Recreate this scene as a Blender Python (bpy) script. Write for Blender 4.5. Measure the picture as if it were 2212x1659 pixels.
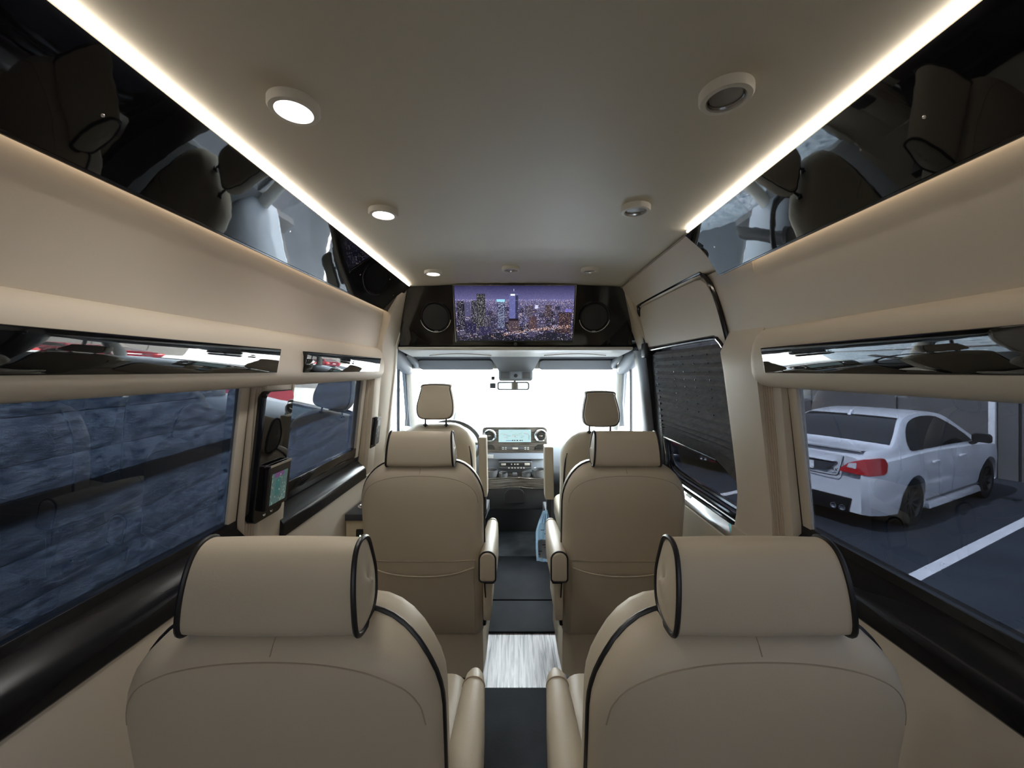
import bpy, bmesh, math, random
import numpy as np
from mathutils import Vector, Matrix
from mathutils.bvhtree import BVHTree

for _o in list(bpy.data.objects):
    bpy.data.objects.remove(_o, do_unlink=True)
SC = bpy.context.scene
COL = SC.collection
R = random.Random(7)
EYE = 1.41            # camera height above the van floor (metres)
GROUND = -0.70        # street level below the van floor

# ------------------------------------------------------------------ camera
cam_d = bpy.data.cameras.new('camera')
cam = bpy.data.objects.new('camera', cam_d)
COL.objects.link(cam)
cam.location = (0, 0, EYE)
cam.rotation_euler = (math.pi / 2, 0, 0)
cam_d.sensor_width = 36
cam_d.lens = 36 * 831 / 2212
cam_d.shift_x = -6 / 2212
cam_d.shift_y = -29.5 / 2212
cam_d.clip_start = 0.01
cam_d.clip_end = 300
SC.camera = cam

# ------------------------------------------------------------------ sky and exposure
world = bpy.data.worlds.new('overcast_sky')
SC.world = world
world.use_nodes = True
_bg = world.node_tree.nodes['Background']
_bg.inputs[0].default_value = (0.93, 0.97, 1.0, 1)
_bg.inputs[1].default_value = 32.0
sun_d = bpy.data.lights.new('sun', 'SUN')
sun_d.energy = 85.0
sun_d.angle = math.radians(1.5)
sun_d.color = (1.0, 0.96, 0.90)
sun = bpy.data.objects.new('sun', sun_d)
COL.objects.link(sun)
sun.location = (-12, -4, 16)
sun.rotation_euler = Vector((0.60, 0.20, -0.775)).to_track_quat('-Z', 'Y').to_euler()
SC.view_settings.view_transform = 'Standard'
SC.view_settings.look = 'None'
SC.view_settings.gamma = 1
SC.view_settings.use_curve_mapping = False
SC.view_settings.exposure = 0.0
SC.cycles.max_bounces = 10
SC.cycles.diffuse_bounces = 6
SC.cycles.glossy_bounces = 5
SC.cycles.transparent_max_bounces = 16
SC.cycles.caustics_reflective = False
SC.cycles.caustics_refractive = False
SC.cycles.sample_clamp_indirect = 4.0

# ------------------------------------------------------------------ materials
MATS = {}
def mat(name, col, rough=0.5, spec=0.5, metal=0.0, coat=0.0, bump=None, emit=None, sheen=0.0, var=None):
    """procedural Principled material; bump=(scale, strength, distance); var=(scale, amount)"""
    m = bpy.data.materials.new(name); m.use_nodes = True
    nt = m.node_tree; b = nt.nodes['Principled BSDF']
    b.inputs['Base Color'].default_value = (*col, 1)
    b.inputs['Roughness'].default_value = rough
    b.inputs['Specular IOR Level'].default_value = spec
    b.inputs['Metallic'].default_value = metal
    b.inputs['Coat Weight'].default_value = coat
    b.inputs['Coat Roughness'].default_value = 0.04
    b.inputs['Sheen Weight'].default_value = sheen
    if emit:
        b.inputs['Emission Color'].default_value = (*emit[0], 1)
        b.inputs['Emission Strength'].default_value = emit[1]
    tc = None
    if bump or var:
        tc = nt.nodes.new('ShaderNodeTexCoord')
    if bump:
        n = nt.nodes.new('ShaderNodeTexNoise'); n.inputs['Scale'].default_value = bump[0]
        n.inputs['Detail'].default_value = 3
        bp = nt.nodes.new('ShaderNodeBump'); bp.inputs['Strength'].default_value = bump[1]
        bp.inputs['Distance'].default_value = bump[2]
        nt.links.new(tc.outputs['Object'], n.inputs['Vector'])
        nt.links.new(n.outputs['Fac'], bp.inputs['Height'])
        nt.links.new(bp.outputs['Normal'], b.inputs['Normal'])
    if var:
        n = nt.nodes.new('ShaderNodeTexNoise'); n.inputs['Scale'].default_value = var[0]
        n.inputs['Detail'].default_value = 5
        mx = nt.nodes.new('ShaderNodeMix'); mx.data_type = 'RGBA'
        a = 1 - var[1]; c = 1 + var[1]
        mx.inputs['A'].default_value = (col[0] * a, col[1] * a, col[2] * a, 1)
        mx.inputs['B'].default_value = (min(1, col[0] * c), min(1, col[1] * c), min(1, col[2] * c), 1)
        nt.links.new(tc.outputs['Object'], n.inputs['Vector'])
        rmp = nt.nodes.new('ShaderNodeMapRange'); rmp.inputs['From Min'].default_value = 0.3; rmp.inputs['From Max'].default_value = 0.7
        nt.links.new(n.outputs['Fac'], rmp.inputs['Value'])
        nt.links.new(rmp.outputs['Result'], mx.inputs['Factor'])
        nt.links.new(mx.outputs['Result'], b.inputs['Base Color'])
    MATS[name] = m
    return m

def glass(name, tint, refl=0.04):
    """window pane: tinted see-through with a Schlick mirror reflection"""
    m = bpy.data.materials.new(name); m.use_nodes = True
    nt = m.node_tree; nt.nodes.clear()
    out = nt.nodes.new('ShaderNodeOutputMaterial')
    tr = nt.nodes.new('ShaderNodeBsdfTransparent'); tr.inputs[0].default_value = (*tint, 1)
    gl = nt.nodes.new('ShaderNodeBsdfGlossy'); gl.inputs['Roughness'].default_value = 0.0
    lw = nt.nodes.new('ShaderNodeLayerWeight'); lw.inputs['Blend'].default_value = 0.5
    pw = nt.nodes.new('ShaderNodeMath'); pw.operation = 'POWER'; pw.inputs[1].default_value = 5
    ml = nt.nodes.new('ShaderNodeMath'); ml.operation = 'MULTIPLY_ADD'
    ml.inputs[1].default_value = 1 - refl; ml.inputs[2].default_value = refl
    mx = nt.nodes.new('ShaderNodeMixShader')
    nt.links.new(lw.outputs['Facing'], pw.inputs[0]); nt.links.new(pw.outputs[0], ml.inputs[0])
    nt.links.new(ml.outputs[0], mx.inputs[0]); nt.links.new(tr.outputs[0], mx.inputs[1]); nt.links.new(gl.outputs[0], mx.inputs[2])
    nt.links.new(mx.outputs[0], out.inputs[0])
    MATS[name] = m
    return m

def emitter(name, col, strength):
    m = bpy.data.materials.new(name); m.use_nodes = True
    nt = m.node_tree; nt.nodes.clear()
    out = nt.nodes.new('ShaderNodeOutputMaterial'); e = nt.nodes.new('ShaderNodeEmission')
    e.inputs[0].default_value = (*col, 1); e.inputs[1].default_value = strength
    nt.links.new(e.outputs[0], out.inputs[0])
    MATS[name] = m
    return m

mat('leather', (0.565, 0.500, 0.395), 0.42, 0.4, bump=(260, 0.10, 0.002))
mat('leather_wall', (0.66, 0.595, 0.50), 0.48, 0.35, bump=(220, 0.06, 0.002))
mat('leather_stitched', (0.55, 0.47, 0.375), 0.5, 0.3, bump=(300, 0.1, 0.002))
mat('headliner', (0.76, 0.72, 0.605), 0.42, 0.75, sheen=0.1, bump=(500, 0.08, 0.001))
mat('piping', (0.012, 0.012, 0.014), 0.35, 0.5)
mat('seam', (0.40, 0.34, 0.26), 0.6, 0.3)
mat('gloss_black', (0.006, 0.006, 0.007), 0.02, 0.55, bump=(7, 0.012, 0.02))
mat('gloss_black_wood', (0.016, 0.014, 0.012), 0.04, 0.5, bump=(4, 0.02, 0.02))
mat('sill_black', (0.008, 0.008, 0.010), 0.24, 0.22)
mat('rubber', (0.012, 0.012, 0.013), 0.45, 0.4)
mat('rubber_shiny', (0.010, 0.010, 0.012), 0.12, 0.6)
mat('plastic_black', (0.015, 0.015, 0.016), 0.35, 0.5)
mat('plastic_grey', (0.21, 0.225, 0.245), 0.45, 0.4)
mat('plastic_midgrey', (0.11, 0.115, 0.125), 0.45, 0.4)
mat('plastic_darkgrey', (0.045, 0.048, 0.055), 0.5, 0.4)
mat('plastic_white', (0.86, 0.84, 0.77), 0.35, 0.5)
mat('dash', (0.30, 0.34, 0.40), 0.5, 0.4)
mat('chrome', (0.86, 0.86, 0.87), 0.2, 0.5, metal=1.0)
mat('mat_black', (0.016, 0.018, 0.022), 0.72, 0.16, var=(6, 0.35), bump=(90, 0.15, 0.004))
mat('mat_cab', (0.075, 0.085, 0.095), 0.55, 0.4, var=(7, 0.45), bump=(60, 0.15, 0.004))
mat('van_skin', (0.05, 0.05, 0.055), 0.6, 0.3)
mat('asphalt', (0.034, 0.040, 0.050), 0.85, 0.3, var=(1.2, 0.22), bump=(60, 0.4, 0.01))
mat('concrete_pale', (0.62, 0.61, 0.58), 0.8, 0.3, var=(0.6, 0.08))
mat('road_paint', (0.74, 0.74, 0.74), 0.7, 0.3, var=(9, 0.10))
mat('rail_dark', (0.012, 0.012, 0.013), 0.5, 0.3)
mat('panel_wall', (0.135, 0.13, 0.125), 0.8, 0.2, var=(1.5, 0.12))
mat('panel_wall_joint', (0.04, 0.04, 0.04), 0.8, 0.2)
mat('white_building', (0.80, 0.80, 0.78), 0.7, 0.3)
mat('car_white', (0.80, 0.81, 0.83), 0.22, 0.5, coat=0.6)
mat('car_maroon', (0.16, 0.012, 0.022), 0.22, 0.5, coat=0.6)
mat('car_glass', (0.012, 0.013, 0.014), 0.05, 0.5)
mat('tail_red', (0.42, 0.012, 0.016), 0.12, 0.5, coat=0.5)
mat('tail_clear', (0.62, 0.60, 0.60), 0.12, 0.5)
mat('tyre', (0.012, 0.012, 0.012), 0.7, 0.3)
mat('rim', (0.04, 0.04, 0.042), 0.3, 0.5, metal=0.6)
mat('mirror', (0.75, 0.8, 0.8), 0.03, 0.5, metal=1.0)
mat('speaker_mesh', (0.02, 0.02, 0.021), 0.55, 0.4, bump=(900, 0.5, 0.002))
mat('lens_off', (0.30, 0.29, 0.28), 0.2, 0.5)
mat('cabinet', (0.60, 0.51, 0.36), 0.5, 0.3)
mat('sticker', (0.8, 0.8, 0.8), 0.5, 0.3)
mat('cyan_film', (0.02, 0.45, 0.55), 0.25, 0.5)
TINT = (0.106, 0.116, 0.135)            # per face, two faces a pane
glass('glass_tinted', TINT)
glass('glass_door', (0.105, 0.112, 0.128))
glass('glass_clear', (0.94, 0.97, 0.97))
glass('glass_rear', (0.222, 0.224, 0.228))
emitter('led_top', (1.0, 0.87, 0.72), 14.0)
emitter('led_low', (1.0, 0.78, 0.55), 4.2)
emitter('lamp_lit', (1.0, 0.97, 0.93), 11.0)
emitter('dot_lit', (0.75, 1.0, 0.7), 2.5)

def paper_shade():
    m = bpy.data.materials.new('shade'); m.use_nodes = True
    nt = m.node_tree; nt.nodes.clear()
    out = nt.nodes.new('ShaderNodeOutputMaterial'); d = nt.nodes.new('ShaderNodeBsdfDiffuse'); t = nt.nodes.new('ShaderNodeBsdfTranslucent')
    n = nt.nodes.new('ShaderNodeTexNoise'); n.inputs['Scale'].default_value = 35; n.inputs['Detail'].default_value = 5
    cr = nt.nodes.new('ShaderNodeValToRGB')
    cr.color_ramp.elements[0].position = 0.3; cr.color_ramp.elements[0].color = (0.15, 0.153, 0.16, 1)
    cr.color_ramp.elements[1].position = 0.7; cr.color_ramp.elements[1].color = (0.26, 0.265, 0.275, 1)
    ad = nt.nodes.new('ShaderNodeAddShader'); t.inputs[0].default_value = (0.16, 0.165, 0.17, 1)
    tc = nt.nodes.new('ShaderNodeTexCoord'); nt.links.new(tc.outputs['Object'], n.inputs['Vector'])
    nt.links.new(n.outputs['Fac'], cr.inputs[0]); nt.links.new(cr.outputs[0], d.inputs[0])
    nt.links.new(d.outputs[0], ad.inputs[0]); nt.links.new(t.outputs[0], ad.inputs[1]); nt.links.new(ad.outputs[0], out.inputs[0])
    MATS['shade'] = m
paper_shade()
def block_wall():
    m = bpy.data.materials.new('block'); m.use_nodes = True
    nt = m.node_tree; b = nt.nodes['Principled BSDF']; b.inputs['Roughness'].default_value = 0.85
    tc = nt.nodes.new('ShaderNodeTexCoord'); mp = nt.nodes.new('ShaderNodeMapping'); mp.inputs['Scale'].default_value = (12, 9, 28)
    n = nt.nodes.new('ShaderNodeTexNoise'); n.inputs['Scale'].default_value = 1.0; n.inputs['Detail'].default_value = 8; n.inputs['Roughness'].default_value = 0.65
    cr = nt.nodes.new('ShaderNodeValToRGB')
    cr.color_ramp.elements[0].position = 0.36; cr.color_ramp.elements[0].color = (0.10, 0.15, 0.22, 1)
    cr.color_ramp.elements[1].position = 0.66; cr.color_ramp.elements[1].color = (0.58, 0.66, 0.74, 1)
    bp = nt.nodes.new('ShaderNodeBump'); bp.inputs['Strength'].default_value = 0.9; bp.inputs['Distance'].default_value = 0.03
    nt.links.new(tc.outputs['Object'], mp.inputs['Vector']); nt.links.new(mp.outputs[0], n.inputs['Vector'])
    nt.links.new(n.outputs['Fac'], cr.inputs[0]); nt.links.new(cr.outputs[0], b.inputs['Base Color'])
    nt.links.new(n.outputs['Fac'], bp.inputs['Height']); nt.links.new(bp.outputs[0], b.inputs['Normal'])
    MATS['block'] = m
block_wall()
def bag_film():
    m = bpy.data.materials.new('plastic_bag'); m.use_nodes = True
    nt = m.node_tree; nt.nodes.clear()
    out = nt.nodes.new('ShaderNodeOutputMaterial'); t = nt.nodes.new('ShaderNodeBsdfTransparent'); t.inputs[0].default_value = (0.75, 0.88, 0.95, 1)
    p = nt.nodes.new('ShaderNodeBsdfPrincipled'); p.inputs['Base Color'].default_value = (0.50, 0.66, 0.80, 1); p.inputs['Roughness'].default_value = 0.18
    tl = nt.nodes.new('ShaderNodeBsdfTranslucent'); tl.inputs[0].default_value = (0.55, 0.70, 0.82, 1)
    m1 = nt.nodes.new('ShaderNodeMixShader'); m1.inputs[0].default_value = 0.5
    m2 = nt.nodes.new('ShaderNodeMixShader'); m2.inputs[0].default_value = 0.6
    nt.links.new(p.outputs[0], m1.inputs[1]); nt.links.new(tl.outputs[0], m1.inputs[2])
    nt.links.new(t.outputs[0], m2.inputs[1]); nt.links.new(m1.outputs[0], m2.inputs[2]); nt.links.new(m2.outputs[0], out.inputs[0])
    MATS['plastic_bag'] = m
bag_film()
def wood_floor():
    m = bpy.data.materials.new('wood_floor'); m.use_nodes = True
    nt = m.node_tree; b = nt.nodes['Principled BSDF']
    tc = nt.nodes.new('ShaderNodeTexCoord'); mp = nt.nodes.new('ShaderNodeMapping')
    mp.inputs['Scale'].default_value = (52, 2.6, 1)
    n = nt.nodes.new('ShaderNodeTexNoise'); n.inputs['Scale'].default_value = 1.6; n.inputs['Detail'].default_value = 6
    n.inputs['Distortion'].default_value = 1.1
    cr = nt.nodes.new('ShaderNodeValToRGB')
    cr.color_ramp.elements[0].position = 0.36; cr.color_ramp.elements[0].color = (0.17, 0.165, 0.18, 1)
    cr.color_ramp.elements[1].position = 0.58; cr.color_ramp.elements[1].color = (0.62, 0.61, 0.63, 1)
    nt.links.new(tc.outputs['Object'], mp.inputs['Vector']); nt.links.new(mp.outputs[0], n.inputs['Vector'])
    nt.links.new(n.outputs['Fac'], cr.inputs[0]); nt.links.new(cr.outputs[0], b.inputs['Base Color'])
    b.inputs['Roughness'].default_value = 0.33
    MATS['wood_floor'] = m
wood_floor()

def dash_wood():
    m = bpy.data.materials.new('dash_wood'); m.use_nodes = True
    nt = m.node_tree; b = nt.nodes['Principled BSDF']
    tc = nt.nodes.new('ShaderNodeTexCoord'); mp = nt.nodes.new('ShaderNodeMapping')
    mp.inputs['Scale'].default_value = (4, 4, 45)
    n = nt.nodes.new('ShaderNodeTexNoise'); n.inputs['Scale'].default_value = 2.0; n.inputs['Detail'].default_value = 4
    cr = nt.nodes.new('ShaderNodeValToRGB')
    cr.color_ramp.elements[0].position = 0.35; cr.color_ramp.elements[0].color = (0.05, 0.045, 0.04, 1)
    cr.color_ramp.elements[1].position = 0.65; cr.color_ramp.elements[1].color = (0.17, 0.155, 0.14, 1)
    nt.links.new(tc.outputs['Object'], mp.inputs['Vector']); nt.links.new(mp.outputs[0], n.inputs['Vector'])
    nt.links.new(n.outputs['Fac'], cr.inputs[0]); nt.links.new(cr.outputs[0], b.inputs['Base Color'])
    b.inputs['Roughness'].default_value = 0.25
    MATS['dash_wood'] = m
dash_wood()

def screen_mat(name, strength):
    m = bpy.data.materials.new(name); m.use_nodes = True
    nt = m.node_tree; nt.nodes.clear()
    out = nt.nodes.new('ShaderNodeOutputMaterial'); e = nt.nodes.new('ShaderNodeEmission')
    a = nt.nodes.new('ShaderNodeAttribute'); a.attribute_name = 'Col'
    gl = nt.nodes.new('ShaderNodeBsdfGlossy'); gl.inputs['Roughness'].default_value = 0.08; gl.inputs[0].default_value = (0.03, 0.03, 0.03, 1)
    ad = nt.nodes.new('ShaderNodeAddShader')
    e.inputs[1].default_value = strength
    nt.links.new(a.outputs['Color'], e.inputs[0]); nt.links.new(e.outputs[0], ad.inputs[0]); nt.links.new(gl.outputs[0], ad.inputs[1])
    nt.links.new(ad.outputs[0], out.inputs[0])
    MATS[name] = m
screen_mat('screen', 1.0)

# ------------------------------------------------------------------ mesh helpers
class MB:
    def __init__(self, M=None):
        self.v = []; self.f = []; self.M = M
    def add(self, vs, fs):
        o = len(self.v); self.v += [Vector(p) for p in vs]; self.f += [[i + o for i in f] for f in fs]
        return self
    def box(self, a, b, bev=0.0, seg=2):
        x0, y0, z0 = [min(p, q) for p, q in zip(a, b)]; x1, y1, z1 = [max(p, q) for p, q in zip(a, b)]
        vs = [(x0, y0, z0), (x1, y0, z0), (x1, y1, z0), (x0, y1, z0), (x0, y0, z1), (x1, y0, z1), (x1, y1, z1), (x0, y1, z1)]
        fs = [[3, 2, 1, 0], [4, 5, 6, 7], [0, 1, 5, 4], [1, 2, 6, 5], [2, 3, 7, 6], [3, 0, 4, 7]]
        if bev <= 0:
            return self.add(vs, fs)
        return self.hexa(vs, bev, seg)
    def hexa(self, vs, bev=0.0, seg=2):
        fs = [[3, 2, 1, 0], [4, 5, 6, 7], [0, 1, 5, 4], [1, 2, 6, 5], [2, 3, 7, 6], [3, 0, 4, 7]]
        if bev <= 0:
            return self.add(vs, fs)
        bm = bmesh.new(); bv = [bm.verts.new(p) for p in vs]
        for f in fs: bm.faces.new([bv[i] for i in f])
        bmesh.ops.bevel(bm, geom=list(bm.edges), offset=bev, segments=seg, affect='EDGES', profile=0.5, clamp_overlap=True)
        bm.verts.index_update()
        self.add([v.co.copy() for v in bm.verts], [[v.index for v in f.verts] for f in bm.faces]); bm.free()
        return self
    def loft(self, rings, closed=True, cap0=True, cap1=True, loop=False):
        n = len(rings[0]); vs = [p for r in rings for p in r]; fs = []
        m = len(rings)
        for i in range(m if loop else m - 1):
            j = (i + 1) % m
            for k in range(n if closed else n - 1):
                l = (k + 1) % n
                fs.append([i * n + k, i * n + l, j * n + l, j * n + k])
        if closed and not loop:
            if cap0: fs.append([k for k in range(n)][::-1])
            if cap1: fs.append([(m - 1) * n + k for k in range(n)])
        return self.add(vs, fs)
    def prism(self, poly, fn, d0, d1, bev=0.0):
        """poly 2D outline, fn(u,v,d) -> 3D point"""
        r0 = [fn(u, v, d0) for u, v in poly]; r1 = [fn(u, v, d1) for u, v in poly]
        if bev > 0:
            cu = sum(p[0] for p in poly) / len(poly); cv = sum(p[1] for p in poly) / len(poly)
            def ins(d, e):
                out = []
                for u, v in poly:
                    l = math.hypot(u - cu, v - cv) or 1
                    out.append(fn(u - (u - cu) / l * e, v - (v - cv) / l * e, d))
                return out
            s = 1 if d1 > d0 else -1
            rings = [ins(d0, bev), [fn(u, v, d0 + s * bev) for u, v in poly], [fn(u, v, d1 - s * bev) for u, v in poly], ins(d1, bev)]
        else:
            rings = [r0, r1]
        return self.loft(rings)
    def tube(self, path, r, n=8, loop=False, caps=True):
        path = [Vector(p) for p in path]; m = len(path); rings = []
        up = None
        for i in range(m):
            if loop: t = path[(i + 1) % m] - path[i - 1]
            else: t = path[min(i + 1, m - 1)] - path[max(i - 1, 0)]
            t.normalize()
            if up is None:
                up = Vector((0, 0, 1)) if abs(t.z) < 0.9 else Vector((1, 0, 0))
            s = t.cross(up)
            if s.length < 1e-6: s = t.orthogonal()
            s.normalize(); u = s.cross(t).normalized(); up = u
            rr = r[i] if isinstance(r, (list, tuple)) else r
            rings.append([path[i] + (s * math.cos(a) + u * math.sin(a)) * rr for a in [2 * math.pi * k / n for k in range(n)]])
        return self.loft(rings, True, caps, caps, loop)
    def lathe(self, prof, n=32, fn=None, close=True):
        """prof list of (r, h); fn(x, y, h) -> 3D"""
        fn = fn or (lambda x, y, h: (x, y, h))
        rings = []
        for r, h in prof:
            rings.append([fn(r * math.cos(2 * math.pi * k / n), r * math.sin(2 * math.pi * k / n), h) for k in range(n)])
        return self.loft(rings, True, close, close)
    def sheet(self, grid, thick):
        """grid[i][j] points; second layer offset by thick vector"""
        t = Vector(thick); a = [[Vector(p) for p in r] for r in grid]; b = [[p + t for p in r] for r in a]
        m, n = len(a), len(a[0]); o = m * n
        vs = [p for r in a for p in r] + [p for r in b for p in r]; fs = []
        for i in range(m - 1):
            for j in range(n - 1):
                q = [i * n + j, i * n + j + 1, (i + 1) * n + j + 1, (i + 1) * n + j]
                fs.append(q); fs.append([k + o for k in q[::-1]])
        edge = [(0, j) for j in range(n)] + [(i, n - 1) for i in range(1, m)] + [(m - 1, j) for j in range(n - 2, -1, -1)] + [(i, 0) for i in range(m - 2, 0, -1)]
        for k in range(len(edge)):
            p = edge[k]; q = edge[(k + 1) % len(edge)]
            i0 = p[0] * n + p[1]; i1 = q[0] * n + q[1]
            fs.append([i1, i0, i0 + o, i1 + o])
        return self.add(vs, fs)
    def build(self, name, material, parent=None, smooth=True, angle=38):
        me = bpy.data.meshes.new(name)
        vs = [self.M @ p for p in self.v] if self.M else self.v
        me.from_pydata([tuple(p) for p in vs], [], self.f)
        bm = bmesh.new(); bm.from_mesh(me)
        bmesh.ops.recalc_face_normals(bm, faces=bm.faces)
        if smooth:
            lim = math.radians(angle)
            for f in bm.faces: f.smooth = True
            for e in bm.edges:
                if len(e.link_faces) == 2 and e.calc_face_angle(0) > lim: e.smooth = False
        bm.to_mesh(me); bm.free()
        me.materials.append(MATS[material])
        o = bpy.data.objects.new(name, me); COL.objects.link(o)
        if parent: o.parent = parent
        return o

def tag(o, label=None, cat=None, group=None, kind=None):
    if label: o['label'] = label
    if cat: o['category'] = cat
    if group: o['group'] = group
    if kind: o['kind'] = kind
    return o
def empty(name, loc=(0, 0, 0), rz=0.0):
    o = bpy.data.objects.new(name, None); COL.objects.link(o)
    o.location = loc; o.rotation_euler = (0, 0, rz); o.empty_display_size = 0.05
    return o
def struct(o, label, cat):
    return tag(o, label, cat, kind='structure')
def copy_tree(o, parent=None):
    c = o.copy(); COL.objects.link(c); c.parent = parent
    for ch in list(o.children):
        copy_tree(ch, c)
    return c
def rrect(w, h, r, n=6, cx=0, cy=0, rb=None):
    """rounded rectangle outline, half sizes w,h; top radius r, bottom radius rb"""
    rb = r if rb is None else rb
    pts = []
    for (sx, sy, a0, rad) in ((1, 1, 0, r), (-1, 1, 90, r), (-1, -1, 180, rb), (1, -1, 270, rb)):
        rad = max(rad, 1e-4)
        for k in range(n + 1):
            a = math.radians(a0 + 90 * k / n)
            pts.append((cx + sx * (w - rad) + rad * math.cos(a), cy + sy * (h - rad) + rad * math.sin(a)))
    return pts
def interp(tab, x):
    if x <= tab[0][0]: return tab[0][1]
    for (a, p), (b, q) in zip(tab, tab[1:]):
        if x <= b: return p + (q - p) * (x - a) / (b - a)
    return tab[-1][1]
def sinterp(tab, x):
    """smooth (Catmull-Rom) interpolation"""
    if x <= tab[0][0]: return tab[0][1]
    if x >= tab[-1][0]: return tab[-1][1]
    for i in range(len(tab) - 1):
        a, p = tab[i]; b, q = tab[i + 1]
        if x <= b:
            t = (x - a) / (b - a)
            def sl(k):
                k0 = max(k - 1, 0); k1 = min(k + 1, len(tab) - 1)
                return (tab[k1][1] - tab[k0][1]) / (tab[k1][0] - tab[k0][0])
            m0 = sl(i) * (b - a); m1 = sl(i + 1) * (b - a)
            return (2*t**3 - 3*t*t + 1) * p + (t**3 - 2*t*t + t) * m0 + (-2*t**3 + 3*t*t) * q + (t**3 - t*t) * m1
def spline(pts, n=6, loop=True):
    out = []; m = len(pts)
    rng = range(m) if loop else range(m - 1)
    for i in rng:
        p = [pts[(i + k) % m] if loop else pts[min(max(i + k, 0), m - 1)] for k in (-1, 0, 1, 2)]
        for k in range(n):
            t = k / n
            out.append(tuple(0.5 * (2*p[1][d] + (-p[0][d] + p[2][d]) * t + (2*p[0][d] - 5*p[1][d] + 4*p[2][d] - p[3][d]) * t*t + (-p[0][d] + 3*p[1][d] - 3*p[2][d] + p[3][d]) * t**3) for d in range(len(p[1]))))
    if not loop: out.append(tuple(pts[-1]))
    return out
def pixel_sheet(name, img, P, parent, material='screen'):
    """flat print: img[h][w][3] linear colours on the quad P(u,v), u right, v up"""
    h, w, _ = img.shape
    vs = [tuple(P(j / w, i / h)) for i in range(h + 1) for j in range(w + 1)]
    fs = [(i * (w + 1) + j, i * (w + 1) + j + 1, (i + 1) * (w + 1) + j + 1, (i + 1) * (w + 1) + j) for i in range(h) for j in range(w)]
    me = bpy.data.meshes.new(name); me.from_pydata(vs, [], fs)
    ca = me.color_attributes.new('Col', 'FLOAT_COLOR', 'CORNER')
    c = np.ones((h * w, 4, 4), np.float32); c[:, :, :3] = img[::-1].reshape(-1, 1, 3)
    ca.data.foreach_set('color', c.ravel())
    me.materials.append(MATS[material])
    o = bpy.data.objects.new(name, me); COL.objects.link(o); o.parent = parent
    return o
def srgb(r, g, b):
    f = lambda c: (c / 255 / 12.92) if c / 255 <= 0.04045 else ((c / 255 + 0.055) / 1.055) ** 2.4
    return np.array([f(r), f(g), f(b)])
# ================================================================== THE VAN'S SHELL
REAR = -1.45
def xw(z):                      # half width of the glass plane, leaning inward with height
    return 0.862 - 0.11 * (z - 0.94) if z > 0.94 else 0.862
def lean(mb, s, y0, y1, z0, z1, o0, o1, bev=0.0, nz=1, seg=2):
    """slab that follows the leaning wall: o0/o1 = distance inside the glass plane of its inner/outer face"""
    vs = []
    for z in (z0, z1):
        a = s * (xw(z) - o0); b = s * (xw(z) - o1)
        vs += [(a, y0, z), (b, y0, z), (b, y1, z), (a, y1, z)]
    return mb.hexa(vs, bev, seg)
def along(prof, ys, s, z0=0.0):
    return [[(s * x, y, z0 + z) for x, z in prof] for y in ys]

# floor
fl = MB().box((-0.86, REAR, -0.06), (0.86, 2.89, 0.0)).build('floor', 'wood_floor')
struct(fl, 'pale grey wood-look vinyl floor along the aisle', 'floor')
cf = MB().box((-0.9, 2.89, -0.06), (0.9, 3.62, 0.0)).build('floor', 'mat_cab')
struct(cf, 'dark grey rubber floor of the driver cab', 'floor')
for y0, y1, z, lab in ((-0.9, 1.70, 0.010, 'black aisle mat between the two nearest seats'),
                       (2.06, 2.338, 0.012, 'short black aisle mat just beyond the pale wood floor'),
                       (2.343, 2.89, 0.016, 'black aisle mat reaching up to the cab floor')):
    m = MB().box((-0.28, y0, 0.0), (0.36, y1, z), 0.004, 2).build('floor_mat', 'mat_black')
    tag(m, lab, 'mat', 'black mats on the aisle floor')

# ceiling: flat cloth headliner that rolls down a little before the screen bulkhead
ys = [REAR, 1.9, 2.05, 2.15, 2.22, 2.29]
zs = [0.505, 0.505, 0.505, 0.504, 0.501, 0.497]
rings = []
for y, z in zip(ys, zs):
    row = []
    for k in range(13):
        x = -0.66 + 1.32 * k / 12
        row.append((x, y, EYE + z + 0.012 * (1 - (x / 0.66) ** 2)))
    rings.append(row + [(x, y, EYE + 0.56) for x, _, _ in row[::-1]])
ce = MB().loft(rings).build('ceiling', 'headliner')
struct(ce, 'taupe cloth headliner ceiling with round downlights', 'ceiling')

# outer skin that keeps daylight out everywhere but the windows
sk = MB()
sk.box((-0.95, REAR - 0.06, 1.99), (0.95, 2.5, 2.03)).box((-0.95, 2.44, 1.62), (0.95, 2.5, 2.03))
sk.box((-0.95, 2.44, 1.60), (0.95, 3.16, 1.64)).box((-0.95, REAR - 0.06, -0.12), (0.95, 3.9, -0.07))
for s in (-1, 1):
    sk.box((s * 0.90, REAR, -0.12), (s * 0.95, 3.9, 0.80))
    sk.box((s * 0.90, REAR, 1.56), (s * 0.95, 2.5, 2.0))
    sk.box((s * 0.905, 2.44, 1.52), (s * 0.95, 3.14, 1.63))
sk.box((-0.915, 1.315, 0.8), (-0.95, 1.36, 1.6)).box((-0.915, 2.38, 0.8), (-0.95, 2.46, 1.6))
sk.box((0.915, 1.275, 0.8), (0.95, 1.36, 1.6)).box((0.905, 2.34, 0.8), (0.95, 2.46, 1.6))
sk.box((-0.95, 3.86, -0.12), (0.95, 3.9, 0.72)).box((-0.93, REAR - 0.06, -0.1), (0.93, REAR, 0.92)).box((-0.93, REAR - 0.06, 1.60), (0.93, REAR, 2.0))
sk.box((-0.93, REAR - 0.06, 0.92), (-0.70, REAR, 1.60)).box((0.93, REAR - 0.06, 0.92), (0.70, REAR, 1.60)).box((-0.06, REAR - 0.06, 0.92), (0.06, REAR, 1.60))
sk = sk.build('wall_outer', 'van_skin', smooth=False)
struct(sk, 'dark outer body shell of the passenger van', 'van body')
rw = MB()
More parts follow.
